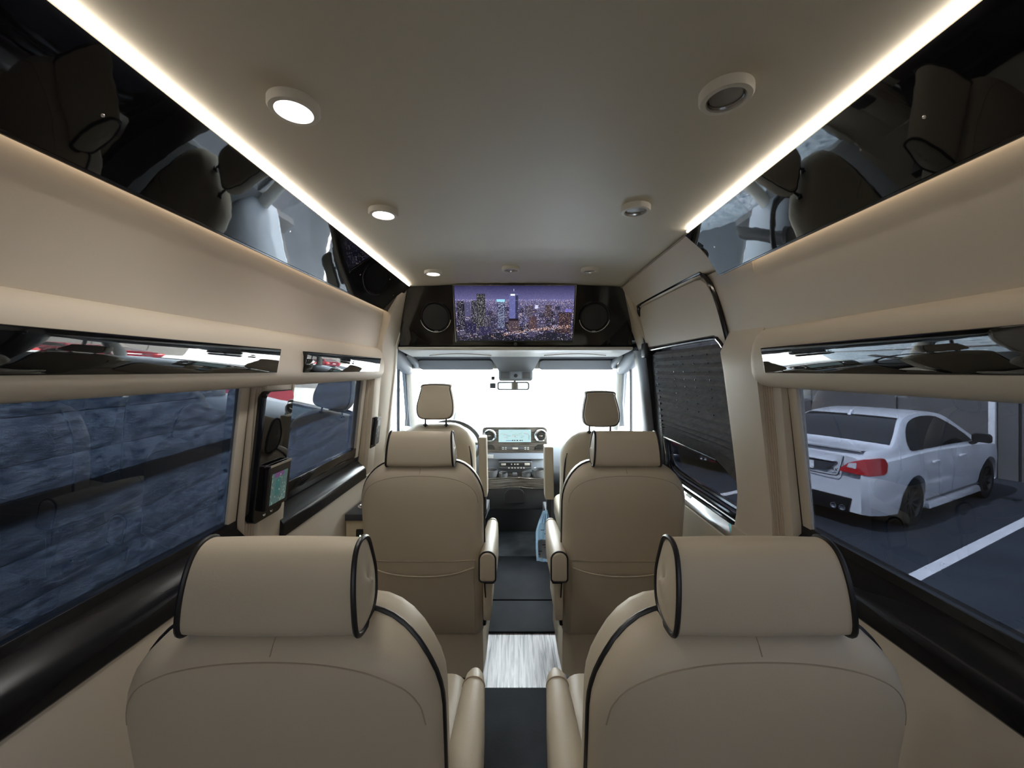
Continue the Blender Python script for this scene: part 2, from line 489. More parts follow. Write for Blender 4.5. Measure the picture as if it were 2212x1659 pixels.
for a, b, c, d in ((-0.86, 0.0, 0.86, 0.92), (-0.86, 1.60, 0.86, 1.95), (-0.86, 0.92, -0.70, 1.60), (0.70, 0.92, 0.86, 1.60), (-0.06, 0.92, 0.06, 1.60)):
    rw.box((a, REAR, b), (c, REAR + 0.03, d))
rw = rw.build('wall_rear', 'leather_wall', smooth=False)
struct(rw, 'cream rear door trim of the van', 'wall')
n_win = 0
def window(label):
    global n_win; n_win += 1
    return struct(empty('window_%d' % n_win), label, 'window')

# ---- side walls
for s, side in ((-1, 'left'), (1, 'right')):
    fy = 2.40 if s < 0 else 1.40
    w = MB()
    # lower padded panel below the sill
    w.loft([[(s * 0.80, y, 0.84), (s * 0.795, y, 0.70), (s * 0.785, y, 0.35), (s * 0.80, y, 0.0), (s * 0.90, y, 0.0), (s * 0.90, y, 0.84)] for y in (REAR, 2.42 if s < 0 else 1.42)])
    wl = w.build('wall_' + side, 'leather_wall', smooth=True)
    struct(wl, 'cream vinyl side wall under the %s windows' % side, 'wall')
    # upper padded panel between gloss soffit and valance
    u = MB()
    up_front = 2.20 if s < 0 else 1.40
    u.loft(along([(0.746, 0.36), (0.752, 0.30), (0.770, 0.20), (0.786, 0.115), (0.80, 0.0), (0.91, 0.0), (0.91, 0.40), (0.746, 0.40)], [REAR, up_front], s, EYE))
    u.build('upper_panel', 'leather_wall', wl)
    # ---- black gloss soffit
    y1 = 2.26 if s < 0 else 1.385
    sm = empty('soffit_panel', (0, 0, 0))
    tag(sm, 'long high-gloss black panel under the ceiling edge above the %s windows' % side, 'panel')
    pb = MB()
    prof = [(0.622, 0.492), (0.674, 0.418), (0.722, 0.338), (0.728, 0.342), (0.686, 0.430), (0.636, 0.502)]
    nseg = 24
    rings = along(prof, [REAR + (y1 - REAR) * k / nseg for k in range(nseg + 1)], s, EYE)
    if s > 0:                                             # the right panel ends in a slanted tip
        rings[-1] = [(x, y + (0.02 if z > EYE + 0.45 else -0.02), z) for x, y, z in rings[-1]]
    pb.loft(rings); pb.build('gloss_panel', 'gloss_black', sm)
    eb = MB()                                             # polished lower lip
    eb.tube([(s * 0.724, y, EYE + 0.337) for y in (REAR, y1 - 0.03)], 0.004, 6); eb.build('edge_trim', 'rubber_shiny', sm)
    for yy in ((0.105, 0.63, 1.155, 1.68, 2.14) if s < 0 else (0.0, 0.634, 1.30)):
        d = Vector((s * 0.60, 0, 0.80)).normalized(); nrm = Vector((-s * 0.84, 0, -0.54)).normalized()
        c = Vector((s * 0.6765, yy, EYE + 0.4185)); e1 = Vector((0, 1, 0)); e2 = nrm.cross(e1)
        sb = MB().lathe([(0.0036, -0.004), (0.0036, 0.002), (0.002, 0.0035)], 12, lambda x, y, h: c + e1 * x + e2 * y + nrm * h)
        sb.build('screw_cap', 'chrome', sm)
    # ---- LED strips above and below the soffit
    lt = MB().box((s * 0.6155, REAR, EYE + 0.494), (s * 0.6212, y1 - 0.005, EYE + 0.500)).build('led_strip', 'led_top')
    tag(lt, 'bright white LED strip between ceiling and %s gloss panel' % side, 'light strip', 'LED strips')
    ll = MB().box((s * 0.731, REAR, EYE + 0.352), (s * 0.741, y1 - 0.03, EYE + 0.357)).build('led_strip', 'led_low')
    tag(ll, 'warm LED strip hidden along the lower edge of %s gloss panel' % side, 'light strip', 'LED strips')
    # ---- padded window valance with gloss inlays
    v1 = 2.215 if s < 0 else 1.235
    va = empty('window_valance'); tag(va, 'padded cream valance with black gloss inlay over the %s windows' % side, 'valance')
    vp = [(0.80, 0.130), (0.775, 0.127), (0.757, 0.112), (0.745, 0.085), (0.739, 0.05), (0.739, 0.015), (0.742, -0.012), (0.750, -0.032), (0.766, -0.046), (0.790, -0.052), (0.82, -0.05), (0.82, 0.125)]
    ys = [REAR, 0.3, 0.8, v1 - 0.05] ; rings = along(vp, ys, s, EYE)
    for k in range(1, 7):                                 # rounded front end
        a = math.pi / 2 * k / 6; q = 0.05 * (1 - math.cos(a))
        cz = 0.037
        rings.append([(s * (x + (0.80 - x) * q / 0.06 * 0.7), v1 - 0.05 + 0.05 * math.sin(a), EYE + cz + (z - cz) * (1 - 0.42 * q / 0.05)) for x, z in vp])
    MB().loft(rings).build('padded_body', 'leather_wall', va)
    inl = ((REAR + 0.05, 1.195), (1.345, 2.085)) if s < 0 else ((REAR + 0.05, 1.135),)
    for a, b in inl:
        ib = MB(); ib.hexa([(s * 0.737, a, EYE - 0.008), (s * 0.752, a, EYE - 0.008), (s * 0.752, b, EYE - 0.008), (s * 0.737, b, EYE - 0.008),
                            (s * 0.7235, a, EYE + 0.066), (s * 0.752, a, EYE + 0.068), (s * 0.752, b, EYE + 0.068), (s * 0.7235, b, EYE + 0.066)], 0.003, 2)
        ib.build('inlay', 'gloss_black', va)
    # ---- sills
    sp = [(0.872, 0.945), (0.860, 0.942), (0.812, 0.898), (0.803, 0.890), (0.797, 0.880), (0.795, 0.868), (0.795, 0.838), (0.800, 0.832), (0.872, 0.832)]
    for a, b in (((REAR, 1.17), (1.325, 2.06)) if s < 0 else ((REAR, 1.135),)):
        so = MB().loft(along(sp, (a, b), s)).build('window_sill', 'sill_black')
        struct(so, 'glossy black sill ledge below the %s window' % ('rear right' if s > 0 else ('rear left' if a < 0 else 'small front left')), 'sill')
    # ---- glass
    for a, b, lab in (((REAR, 1.178, 'large tinted rear left window facing a blue grey block wall'), (1.31, 2.06, 'smaller tinted front left window beside the black charging panel')) if s < 0 else ((REAR, 1.178, 'large tinted rear right window with a white car outside'),)):
        wo = window(lab)
        lean(MB(), s, a, b, 0.90, 1.52, 0.0, -0.004).build('pane', 'glass_tinted', wo)
        fb = MB()
        lean(fb, s, a, b, 0.80, 0.955, 0.012, -0.02, 0.003)
        lean(fb, s, a, b, 1.50, 1.56, 0.012, -0.02, 0.003)
        fb.build('frame', 'sill_black', wo)
        if 0 < a: lean(MB(), s, 1.36, b - 0.03, 0.955, 1.000, 0.020, 0.002, 0.004).build('sash_rail', 'rubber_shiny', wo)
    # ---- pillar trims
    def reveal(y0, y1, z0=0.945, z1=1.385, off=0.024, name='reveal', m='leather_wall', bev=0.003):
        return lean(MB(), s, y0, y1, z0, z1, off, 0.001 if name in ('reveal', 'gap') else -0.04, bev).build(name, m, wl)
    if s < 0:
        reveal(1.135, 1.172, off=0.012)                              # pale reveal board beside the glass
        reveal(1.172, 1.176, 0.90, off=0.008, name='gap', m='rubber', bev=0)
        for k in range(4):                                # stitched ribs
            lean(MB(), s, 1.178 + 0.008 * k, 1.185 + 0.008 * k, 0.80, 1.385, 0.022 + 0.003 * k, -0.04, 0.002).build('stitched_rib', 'leather_stitched', wl)
        reveal(1.209, 1.345, 0.62, 1.385, 0.036, 'pillar_panel')
        reveal(1.345, 1.36, 0.945, off=0.04)
        reveal(2.035, 2.075, off=0.018)
        reveal(2.075, 2.079, 0.9, off=0.014, name='gap', m='rubber', bev=0)
        for k in range(2):
            lean(MB(), s, 2.081 + 0.009 * k, 2.089 + 0.009 * k, 0.84, 1.385, 0.03 + 0.004 * k, -0.04, 0.002).build('stitched_rib', 'leather_stitched', wl)
        reveal(2.10, 2.20, 0.80, 1.45, 0.050, 'pillar_panel')
        # tall B pillar post with a fold towards the cab
        pb = MB(); rows = []
        for z in (0.0, 0.84, 0.95, 1.2, 1.4, 1.56, 1.75, 1.90):
            xi = xw(z) - 0.05 if z < 1.56 else 0.752 - (z - 1.56) * 0.30
            rows.append([(-xi, 2.19, z), (-(xi - 0.010), 2.22, z), (-(xi - 0.016), 2.37, z), (-(xi - 0.012), 2.395, z), (-(xi + 0.004), 2.41, z), (-0.905, 2.43, z), (-0.905, 2.19, z)])
        pb.loft(rows); pb.build('pillar_post', 'leather_wall', wl)
        rows = []
        for z in (0.90, 1.2, 1.41, 1.56, 1.76):
            xi = xw(z) - 0.05 if z < 1.56 else 0.752 - (z - 1.56) * 0.30
            rows.append([(-(xi - 0.022), 2.375, z), (-(xi - 0.025), 2.395, z), (-(xi - 0.018), 2.412, z), (-(xi + 0.01), 2.42, z), (-(xi + 0.01), 2.375, z)])
        MB().loft(rows).build('pillar_highlight', 'plastic_white', wl)  # white strip paints the highlight along the pillar's front corner
        cb = MB().lathe([(0.012, 0), (0.012, 0.004), (0.008, 0.006)], 16, lambda x, y, h: (-0.728 + h, 2.285 + x, 1.665 + y))
        cb.build('trim_plug', 'leather_wall', wl)
    else:
        reveal(1.10, 1.135, off=0.012)
        reveal(1.135, 1.139, 0.90, off=0.008, name='gap', m='rubber', bev=0)
        reveal(1.139, 1.178, 0.80, 1.385, 0.028, 'pillar_strip', 'leather_wall')
        for k in range(4):
            lean(MB(), s, 1.178 + 0.007 * k, 1.184 + 0.007 * k, 0.80, 1.385, 0.030 + 0.003 * k, -0.04, 0.002).build('stitched_rib', 'leather_stitched', wl)
        # C pillar panel whose front edge curves around the sliding door
        edge = [(0.0, 1.47), (0.70, 1.46), (0.84, 1.425), (0.92, 1.405), (1.05, 1.395), (1.25, 1.40), (1.40, 1.405), (1.55, 1.42), (1.68, 1.445), (1.74, 1.475), (1.765, 1.52), (1.775, 1.60)]
        pb = MB(); rows = []
        for k in range(25):
            z = 0.0 + 1.772 * k / 24; ye = interp(edge, z)
            xi = xw(z) - 0.055 if z < 1.53 else 0.789 - (z - 1.53) * 0.21
            rows.append([(xi, 1.205, z), (xi - 0.004, ye - 0.03, z), (xi + 0.002, ye - 0.008, z), (xi + 0.015, ye, z), (0.905, ye, z), (0.905, 1.205, z)])
        pb.loft(rows); pb.build('pillar_panel', 'leather_wall', wl)

# ---- cream roof rail above the sliding door (right), from soffit tip to bulkhead
tr = MB()
rows = []
for y in (1.39, 1.6, 1.9, 2.15, 2.30):
    rows.append([(0.655, y, EYE + 0.500), (0.632, y, EYE + 0.495), (0.66, y, EYE + 0.452), (0.714, y, EYE + 0.385), (0.722, y, EYE + 0.375), (0.740, y, EYE + 0.368), (0.91, y, EYE + 0.368), (0.91, y, EYE + 0.56)])
tr = tr.loft(rows).build('trim_1', 'leather_wall'); struct(tr, 'cream roof rail trim above the sliding door', 'trim')
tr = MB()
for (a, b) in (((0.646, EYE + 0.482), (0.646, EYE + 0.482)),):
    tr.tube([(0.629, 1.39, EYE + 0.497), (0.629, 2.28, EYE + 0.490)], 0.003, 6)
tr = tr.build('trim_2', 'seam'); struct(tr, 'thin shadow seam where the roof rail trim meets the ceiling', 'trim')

# ---- unseen rear door windows, put in to let daylight onto the seat backs
for a, b, lab in ((-0.70, -0.06, 'unseen left rear door window added behind the viewer to light the seats'), (0.06, 0.70, 'unseen right rear door window added behind the viewer to light the seats')):
    wo = window(lab)
    MB().box((a, REAR - 0.03, 0.92), (b, REAR - 0.026, 1.60)).build('pane', 'glass_rear', wo)

# ================================================================== SLIDING DOOR (right)
dr = struct(empty('door_1'), 'sliding side door with cream upper panel and blind covered window', 'door')
def dx(z):
    return xw(z) + 0.0 if z < 1.5 else 0.800 - (z - 1.5) * 0.22
def door_slab(out, off0, off1, name, m, bev=0.0, parent=dr):
    """outline (y, z) on the leaning door plane"""
    return MB().prism(out, lambda u, v, d: (dx(v) - d, u, v), off0, off1, bev).build(name, m, parent)
# upper cream card
card = [(2.27, 1.545), (1.50, 1.545), (1.475, 1.535), (1.445, 1.50), (1.432, 1.505), (1.432, 1.56), (1.437, 1.64), (1.452, 1.70), (1.475, 1.745), (1.51, 1.768), (1.56, 1.776), (2.20, 1.776), (2.245, 1.762), (2.27, 1.72)]
door_slab(card, -0.02, 0.012, 'upper_card', 'leather_wall', 0.005)
# black seal round the card
seal = spline([(2.285, 1.50), (2.287, 1.70), (2.26, 1.775), (2.19, 1.793), (1.56, 1.793), (1.49, 1.780), (1.45, 1.735), (1.428, 1.66), (1.418, 1.56), (1.412, 1.42), (1.405, 1.25), (1.402, 1.05), (1.41, 0.93), (1.43, 0.86)], 5, False)
MB().tube([(dx(z) - 0.012, y, z) for y, z in seal], 0.009, 8).build('door_seal', 'rubber_shiny', dr)
# lower edge trim of the card and window surround
low = spline([(2.30, 1.525), (1.9, 1.533), (1.53, 1.535), (1.475, 1.525), (1.445, 1.488)], 5, False)
MB().tube([(dx(z) - 0.014, y, z) for y, z in low], 0.008, 8).build('card_edge', 'rubber_shiny', dr)
door_slab([(2.36, 0.80), (1.37, 0.80), (1.37, 1.56), (2.36, 1.56)], -0.035, -0.031, 'pane', 'glass_door')
door_slab([(2.40, 0.60), (2.19, 0.60), (2.19, 1.53), (2.40, 1.53)], -0.05, -0.01, 'front_frame', 'rubber', 0.006)
for off, zz, r in ((-0.02, 0.865, 0.012), (0.0, 0.842, 0.010), (0.012, 0.815, 0.009)):
    pts = spline([(2.17, 1.10), (2.17, 0.99), (2.155, zz + 0.05), (2.10, zz + 0.012), (2.0, zz), (1.7, zz), (1.40, zz)], 6, False)
    MB().tube([(dx(z) - 0.0 - off, y - (0.865 - zz) * 0.3, z) for y, z in pts], r, 8).build('window_gasket', 'rubber_shiny', dr)
door_slab([(2.40, 0.55), (1.40, 0.55), (1.40, 0.835), (2.40, 0.835)], -0.06, 0.0, 'lower_frame', 'rubber')
MB().loft(along([(0.86, 0.825), (0.822, 0.79), (0.815, 0.775), (0.815, 0.77), (0.86, 0.765)], (1.42, 2.2), 1)).build('ledge', 'chrome', dr)
MB().loft(along([(0.83, 0.775), (0.812, 0.765), (0.805, 0.70), (0.80, 0.40), (0.80, 0.05), (0.86, 0.05), (0.86, 0.775)], (1.42, 2.2), 1)).build('door_card', 'leather', dr)
MB().hexa([(0.839, 1.46, 0.8065), (0.843, 1.46, 0.8105), (0.843, 1.51, 0.8105), (0.839, 1.51, 0.8065), (0.823, 1.43, 0.7935), (0.827, 1.43, 0.7975), (0.827, 1.47, 0.7975), (0.823, 1.47, 0.7935)]).build('protective_film', 'cyan_film', dr)
MB().hexa([(0.846, 1.83, 0.8135), (0.85, 1.83, 0.8175), (0.85, 1.88, 0.8175), (0.846, 1.88, 0.8135), (0.832, 1.83, 0.8015), (0.836, 1.83, 0.8055), (0.836, 1.88, 0.8055), (0.832, 1.88, 0.8015)]).build('paper_label', 'sticker', dr)

# pleated shade
sh = empty('pleated_shade'); tag(sh, 'dark grey pleated paper shade half drawn over the sliding door window', 'shade')
zt, zb = 1.512, 1.035
zl = []; z = zt
npl = 17
for k in range(npl + 1):
    t = k / npl
    zl.append(zt - (zt - zb) * (1 - (1 - t) ** 1.0 * 1.0) if t < 0.66 else None)
zl = []; z = zt
steps = [0.036] * 10 + [0.026, 0.020, 0.015, 0.011, 0.008, 0.007, 0.006, 0.006, 0.005, 0.005]
zl = [zt]
for q in steps: zl += [zl[-1] - q / 2, zl[-1] - q]
nx = 15
pg = []
for i, z in enumerate(zl):
    row = []
    t = i / (len(zl) - 1)
    for j in range(nx):
        u = j / (nx - 1)                       # 0 front .. 1 rear
        y = 2.165 - (2.165 - 1.435) * u
        zz = z + 0.0006 * math.sin(9 * u + i)
        if u > 0.80 and t > 0.55:              # loose rear corner hangs lower
            zz -= 0.055 * ((u - 0.80) / 0.20) * (t - 0.55) / 0.45
        amp = 0.022 if i % 2 else 0.0
        row.append((dx(z) - 0.002 - amp, y - (0.008 if (i % 2) and j == nx - 1 else 0) + (0.006 if (i % 2) and j == 0 else 0), zz))
    pg.append(row)
MB().sheet(pg, (0.0012, 0, 0)).build('pleats', 'shade', sh, smooth=False)
zr = zl[-1]
MB().hexa([(dx(zr) - 0.020, 1.57, zr - 0.012), (dx(zr) + 0.004, 1.57, zr - 0.012), (dx(zr) + 0.004, 2.15, zr - 0.012), (dx(zr) - 0.020, 2.15, zr - 0.012),
           (dx(zr) - 0.020, 1.57, zr), (dx(zr) + 0.004, 1.57, zr), (dx(zr) + 0.004, 2.15, zr), (dx(zr) - 0.020, 2.15, zr)], 0.003).build('bottom_rail', 'sill_black', sh)
for u in (0.30, 0.45, 0.60, 0.78):
    y = 2.165 - 0.73 * u
    for i in range(2, 18, 2):
        c = (dx(zl[i]) - 0.004, y, zl[i])
        MB().box((c[0] - 0.003, y - 0.0015, c[2] - 0.008), (c[0] + 0.002, y + 0.0015, c[2] + 0.008)).build('cord_slot', 'piping', sh)

# right B pillar: cream above, black below, with belt bracket
bp = MB(); rows = []
for z in (0.0, 0.80, 1.0, 1.25, 1.53):
    xi = xw(z) - 0.045
    rows.append([(xi + 0.02, 2.275, z), (xi, 2.30, z), (xi - 0.01, 2.40, z), (xi + 0.005, 2.45, z), (0.905, 2.47, z), (0.905, 2.275, z)])
bo = MB().loft(rows).build('wall_pillar', 'plastic_black'); struct(bo, 'black pillar trim between the sliding door and the cab', 'wall')
rows = []
for z in (1.53, 1.62, 1.75, 1.90):
    xi = 0.775 - (z - 1.53) * 0.36
    rows.append([(xi + 0.02, 2.275, z), (xi, 2.29, z), (xi - 0.008, 2.37, z), (xi + 0.01, 2.43, z), (0.905, 2.45, z), (0.905, 2.275, z)])
MB().loft(rows).build('cream_cap', 'leather', bo)
MB().box((0.755, 2.24, 1.485), (0.785, 2.30, 1.57), 0.006).build('bracket', 'plastic_black', bo)

# ================================================================== SCREEN BULKHEAD
O = Vector((0.0045, 2.40, EYE + 0.152)); W = Vector((0, -0.13, 0.36)).normalized(); N = Vector((0, -0.36, -0.13)).normalized()
def bk(u, w, d=0.0):
    return O + Vector((u, 0, 0)) + W * w + N * d
bh = [(-0.722, 0.0), (0.728, 0.004), (0.722, 0.06), (0.700, 0.20), (0.668, 0.345), (0.652, 0.362), (0.40, 0.374), (0, 0.380), (-0.40, 0.374), (-0.632, 0.362), (-0.650, 0.345), (-0.690, 0.20), (-0.718, 0.06)]
bo = MB().prism(bh[::-1], lambda u, v, d: bk(u, v, d), -0.03, 0.0, 0.004).build('wall_front', 'gloss_black_wood')
struct(bo, 'high-gloss black bulkhead panel above the cab opening', 'wall')
tv = empty('television'); tag(tv, 'wide flat television showing a night city skyline', 'television')
tw, th = 0.361, 0.345
tz = 0.032
MB().prism(rrect(tw, th / 2, 0.004, 3, -0.006, tz + th / 2), lambda u, v, d: bk(u, v, d), 0.001, 0.022, 0.002).build('bezel', 'plastic_black', tv)
ed = MB()
for a, b in (((-tw, 0), (-tw, th)), ((tw, 0), (tw, th)), ((-tw, th), (tw, th))):
    ed.tube([bk(a[0] - 0.006, tz + a[1], 0.022), bk(b[0] - 0.006, tz + b[1], 0.022)], 0.0022, 6)
ed.build('frame_edge', 'chrome', tv)
MB().lathe([(0.012, 0.0), (0.012, 0.006), (0.008, 0.007)], 16, lambda x, y, h: bk(x + 0.0, 0.013 + y, h)).build('infrared_eye', 'plastic_darkgrey', bo)

def city():
    w, h = 272, 126
    rs = np.random.RandomState(5)
    im = np.zeros((h, w, 3))
    hz = int(0.27 * h)
    for i in range(h):
        t = i / hz
        if i < hz: im[i] = srgb(38, 36, 84) * (1 - t) + srgb(92, 88, 150) * t
        else:
            q = (i - hz) / (h - hz)
            im[i] = srgb(78, 72, 122) * (1 - q) ** 1.5 + srgb(30, 27, 52) * (1 - (1 - q) ** 1.5)
    im *= (1 + 0.12 * rs.randn(h, w, 1))
    for i in range(hz - 4, h):                                # scattered lights
        q = max(0, (i - hz) / (h - hz)); nl = int(46 * (1 - q) ** 1.2 + 22)
        for _ in range(nl):
            j = rs.randint(w); c = [srgb(215, 205, 240), srgb(170, 165, 225), srgb(235, 190, 160), srgb(140, 140, 200)][rs.randint(4)]
            l = 1 if q < 0.3 else rs.randint(1, 4)
            im[i, j:j + l] = im[i, j:j + l] * 0.3 + c * rs.uniform(0.25, 0.95)
    def tower(u0, u1, v0, v1, c, lit, lc=(200, 195, 220), row=3):
        x0, x1, y0, y1 = int(u0 * w), int(u1 * w), int(v0 * h), int(v1 * h)
        base = srgb(*c); im[y0:y1, x0:x1] = base * (0.8 + 0.4 * rs.rand(y1 - y0, x1 - x0, 1))
        for i in range(y0 + 2, y1 - 1, row):
            for j in range(x0 + 1, x1 - 1):
                if rs.rand() < lit: im[i, j] = srgb(*lc) * rs.uniform(0.3, 1.0)
    for _ in range(70):                                       # low blocks
        u = rs.uniform(0, 0.95); v = rs.uniform(0.35, 0.85); s_ = 0.02 + 0.05 * v
        k = rs.randint(3)
        tower(u, min(0.999, u + s_), v, min(0.98, v + s_ * 1.6), [(44, 40, 70), (60, 52, 84), (36, 30, 46)][k], 0.28, [(210, 200, 230), (235, 200, 170), (160, 165, 230)][rs.randint(3)])
    tower(0.015, 0.078, 0.27, 0.80, (28, 25, 42), 0.35)
    tower(0.08, 0.13, 0.29, 0.55, (70, 68, 112), 0.05)
    tower(0.137, 0.20, 0.265, 0.74, (40, 38, 50), 0.40)
    tower(0.187, 0.256, 0.145, 0.80, (38, 38, 46), 0.34, (190, 190, 190), 2)
    tower(0.24, 0.30, 0.55, 0.80, (52, 48, 66), 0.35)
    tower(0.355, 0.42, 0.24, 0.78, (48, 48, 92), 0.5, (190, 210, 240), 2)
    im[int(.24 * h):int(.29 * h), int(.352 * w):int(.422 * w)] = srgb(120, 205, 235)
    tower(0.457, 0.532, 0.145, 0.60, (84, 88, 160), 0.10, (150, 155, 220))
    tower(0.508, 0.532, 0.17, 0.60, (44, 46, 84), 0.08)
    tower(0.475, 0.515, 0.10, 0.15, (64, 66, 120), 0.0)
    im[int(.15 * h):int(.175 * h), int(.468 * w):int(.505 * w)] = srgb(225, 230, 250)
    im[int(.06 * h):int(.10 * h), int(.494 * w):int(.498 * w)] = srgb(190, 190, 230)
    tower(0.59, 0.655, 0.36, 0.56, (62, 52, 76), 0.35)
    tower(0.76, 0.815, 0.345, 0.57, (58, 48, 64), 0.25, (230, 190, 160))
    tower(0.675, 0.70, 0.345, 0.41, (190, 190, 235), 0.0)
    tower(0.625, 0.69, 0.555, 0.80, (70, 48, 62), 0.25, (225, 170, 140))
    tower(0.875, 0.985, 0.48, 0.86, (48, 34, 46), 0.30, (215, 160, 140))
    tower(0.93, 0.985, 0.42, 0.47, (92, 80, 190), 0.3)
    tower(0.45, 0.54, 0.61, 0.84, (74, 56, 68), 0.30, (220, 185, 170), 4)
    im[int(.595 * h):int(.63 * h), int(.455 * w):int(.535 * w)] = srgb(34, 26, 34)
    tower(0.085, 0.17, 0.68, 0.86, (30, 28, 66), 0.12)
    tower(0.20, 0.30, 0.74, 0.90, (36, 32, 76), 0.16)
    for k in range(420):                                      # bright avenue and dark park in the foreground
        u = rs.uniform(0.27, 0.98); v = 0.97 - 0.30 * abs(u - 0.34) ** 0.5 + rs.uniform(-0.03, 0.03)
        if v < 0.995: im[int(v * h), int(u * w)] = [srgb(240, 190, 150), srgb(230, 220, 245), srgb(205, 120, 90)][rs.randint(3)]
    for i in range(int(0.86 * h), h):
        for j in range(w):
            d = 0.9 + 0.05 * math.sin(j * 0.05)
            if i / h > d and rs.rand() < 0.72: im[i, j] = srgb(22, 24, 36) * rs.uniform(0.7, 1.6)
    g_ = im.mean(axis=2, keepdims=True)
    return np.clip((im * 0.72 + g_ * 0.28) * 1.25, 0, 1)
TV_IMG = city()
pixel_sheet('picture', TV_IMG, lambda u, v: bk(-0.006 - tw + 0.007 + (2 * tw - 0.014) * u, tz + 0.010 + (th - 0.014) * v, 0.0235), tv)

for ux, lab in ((-0.484, 'round black speaker left of the television'), (0.478, 'round black speaker right of the television')):
    sp = empty('speaker'); tag(sp, lab, 'speaker', 'speakers in the bulkhead')
    f = lambda x, y, h, ux=ux: bk(ux + x, 0.185 + y, h)
    MB().lathe([(0.094, 0.0), (0.094, 0.010), (0.090, 0.015), (0.083, 0.015), (0.081, 0.008)], 48, f).build('rim', 'rubber_shiny', sp)
    MB().lathe([(0.082, 0.004), (0.078, 0.013), (0.05, 0.019), (0.02, 0.021), (0.001, 0.0215)], 48, f).build('grille', 'speaker_mesh', sp)
    MB().tube([f(0.0925 * math.cos(a), 0.0925 * math.sin(a), 0.0135) for a in [math.radians(190 + 160 * k / 20) for k in range(21)]], 0.0022, 6).build('rim_highlight', 'chrome', sp)
    MB().box((-0.011, -0.003, 0), (0.011, 0.003, 0.002)).build('badge', 'chrome', sp)
    bd = [c for c in sp.children if c.name.startswith('badge')][0]
    bd.matrix_local = Matrix.Translation(bk(ux, 0.185 - 0.086, 0.016)) @ Matrix((Vector((1, 0, 0)), W, N)).transposed().to_4x4()

# ================================================================== CAB OVERHEAD
hs = MB().hexa([(-0.725, 2.40, EYE + 0.125), (0.735, 2.40, EYE + 0.125), (0.76, 2.80, EYE + 0.098), (-0.75, 2.80, EYE + 0.098),
                (-0.725, 2.38, EYE + 0.146), (0.735, 2.38, EYE + 0.146), (0.76, 2.80, EYE + 0.135), (-0.75, 2.80, EYE + 0.135)], 0.006).build('trim_3', 'plastic_white')
struct(hs, 'cream overhead shelf lip below the black bulkhead', 'trim')
for x0, x1 in ((-0.58, -0.16), (0.20, 0.62)):
    pts = [(x0 + (x1 - x0) * k / 12, 2.62 - 0.10 * math.sin(math.pi * k / 12), EYE + 0.112 - 0.0105 + 0.0075 * math.sin(math.pi * k / 12)) for k in range(13)]
    MB().tube(pts, 0.003, 6).build('grip_groove', 'seam', hs)
dk = MB().hexa([(-0.86, 2.78, EYE + 0.13), (0.86, 2.78, EYE + 0.13), (0.86, 3.10, EYE + 0.075), (-0.86, 3.10, EYE + 0.075),
                (-0.86, 2.78, EYE + 0.19), (0.86, 2.78, EYE + 0.19), (0.86, 3.12, EYE + 0.19), (-0.86, 3.12, EYE + 0.19)]).build('ceiling', 'plastic_darkgrey')
struct(dk, 'dark grey headliner over the windscreen', 'ceiling')
hd = MB().hexa([(-0.86, 3.06, EYE + 0.012), (0.86, 3.06, EYE + 0.012), (0.86, 3.12, EYE + 0.012), (-0.86, 3.12, EYE + 0.012),
                (-0.86, 3.06, EYE + 0.09), (0.86, 3.06, EYE + 0.09), (0.86, 3.12, EYE + 0.09), (-0.86, 3.12, EYE + 0.09)], 0.006).build('trim_4', 'plastic_white')
struct(hd, 'pale header rail along the top of the windscreen', 'trim')
for x0, x1, lab in ((-0.745, -0.165, 'grey sun visor folded up on the driver side'), (0.185, 0.775, 'grey sun visor folded up on the passenger side')):
    vz = empty('sun_visor'); tag(vz, lab, 'sun visor', 'sun visors')
    c = (x0 + x1) / 2; hw = (x1 - x0) / 2
    a = Vector((0, 0.80, -0.60)).normalized(); b = Vector((0, 0.60, 0.80)).normalized()
    o = Vector((c, 2.97, EYE + 0.046))
    MB().prism(rrect(hw, 0.06, 0.03, 5), lambda u, v, d: o + Vector((u, 0, 0)) + a * v + b * d, -0.009, 0.009, 0.006).build('flap', 'plastic_midgrey', vz)
    MB().tube([o + Vector((hw * 0.6, 0.05, -0.03)), o + Vector((hw * 0.98, 0.05, -0.035))], 0.006, 8).build('pivot_rod', 'plastic_darkgrey', vz)
oc = empty('overhead_console'); tag(oc, 'grey overhead console with lamps between the sun visors', 'console')
r0 = [(-0.19, 2.78, 0.112), (0.197, 2.78, 0.112), (0.197, 2.80, 0.16), (-0.19, 2.80, 0.16)]
r1 = [(-0.15, 2.90, 0.045), (0.165, 2.90, 0.045), (0.165, 3.00, 0.12), (-0.15, 3.00, 0.12)]
r2 = [(-0.125, 2.99, -0.004), (0.142, 2.99, -0.004), (0.142, 3.08, 0.08), (-0.125, 3.08, 0.08)]
MB().loft([[(x, y, EYE + z) for x, y, z in r] for r in (r0, r1, r2)]).build('housing', 'plastic_midgrey', oc)
MB().box((-0.128, 3.03, EYE - 0.085), (0.142, 3.075, EYE + 0.012), 0.02, 3).build('camera_housing', 'plastic_grey', oc)
MB().box((-0.125, 3.012, EYE - 0.002), (0.135, 3.05, EYE + 0.016), 0.006).build('lamp_strip', 'plastic_white', oc)
for a, b in ((-0.112, -0.045), (0.062, 0.124)):
    MB().box((a, 3.026, EYE - 0.066), (b, 3.034, EYE - 0.012), 0.004).build('lamp_lens', 'plastic_midgrey', oc)
MB().box((-0.034, 3.024, EYE - 0.066), (0.052, 3.034, EYE - 0.010), 0.004).build('sensor_plate', 'dash', oc)
MB().lathe([(0.016, 0), (0.014, -0.012), (0.006, -0.016)], 16, lambda x, y, h: (0.008 + x, 3.024 + h, EYE - 0.042 + y)).build('sensor_eye', 'plastic_black', oc)
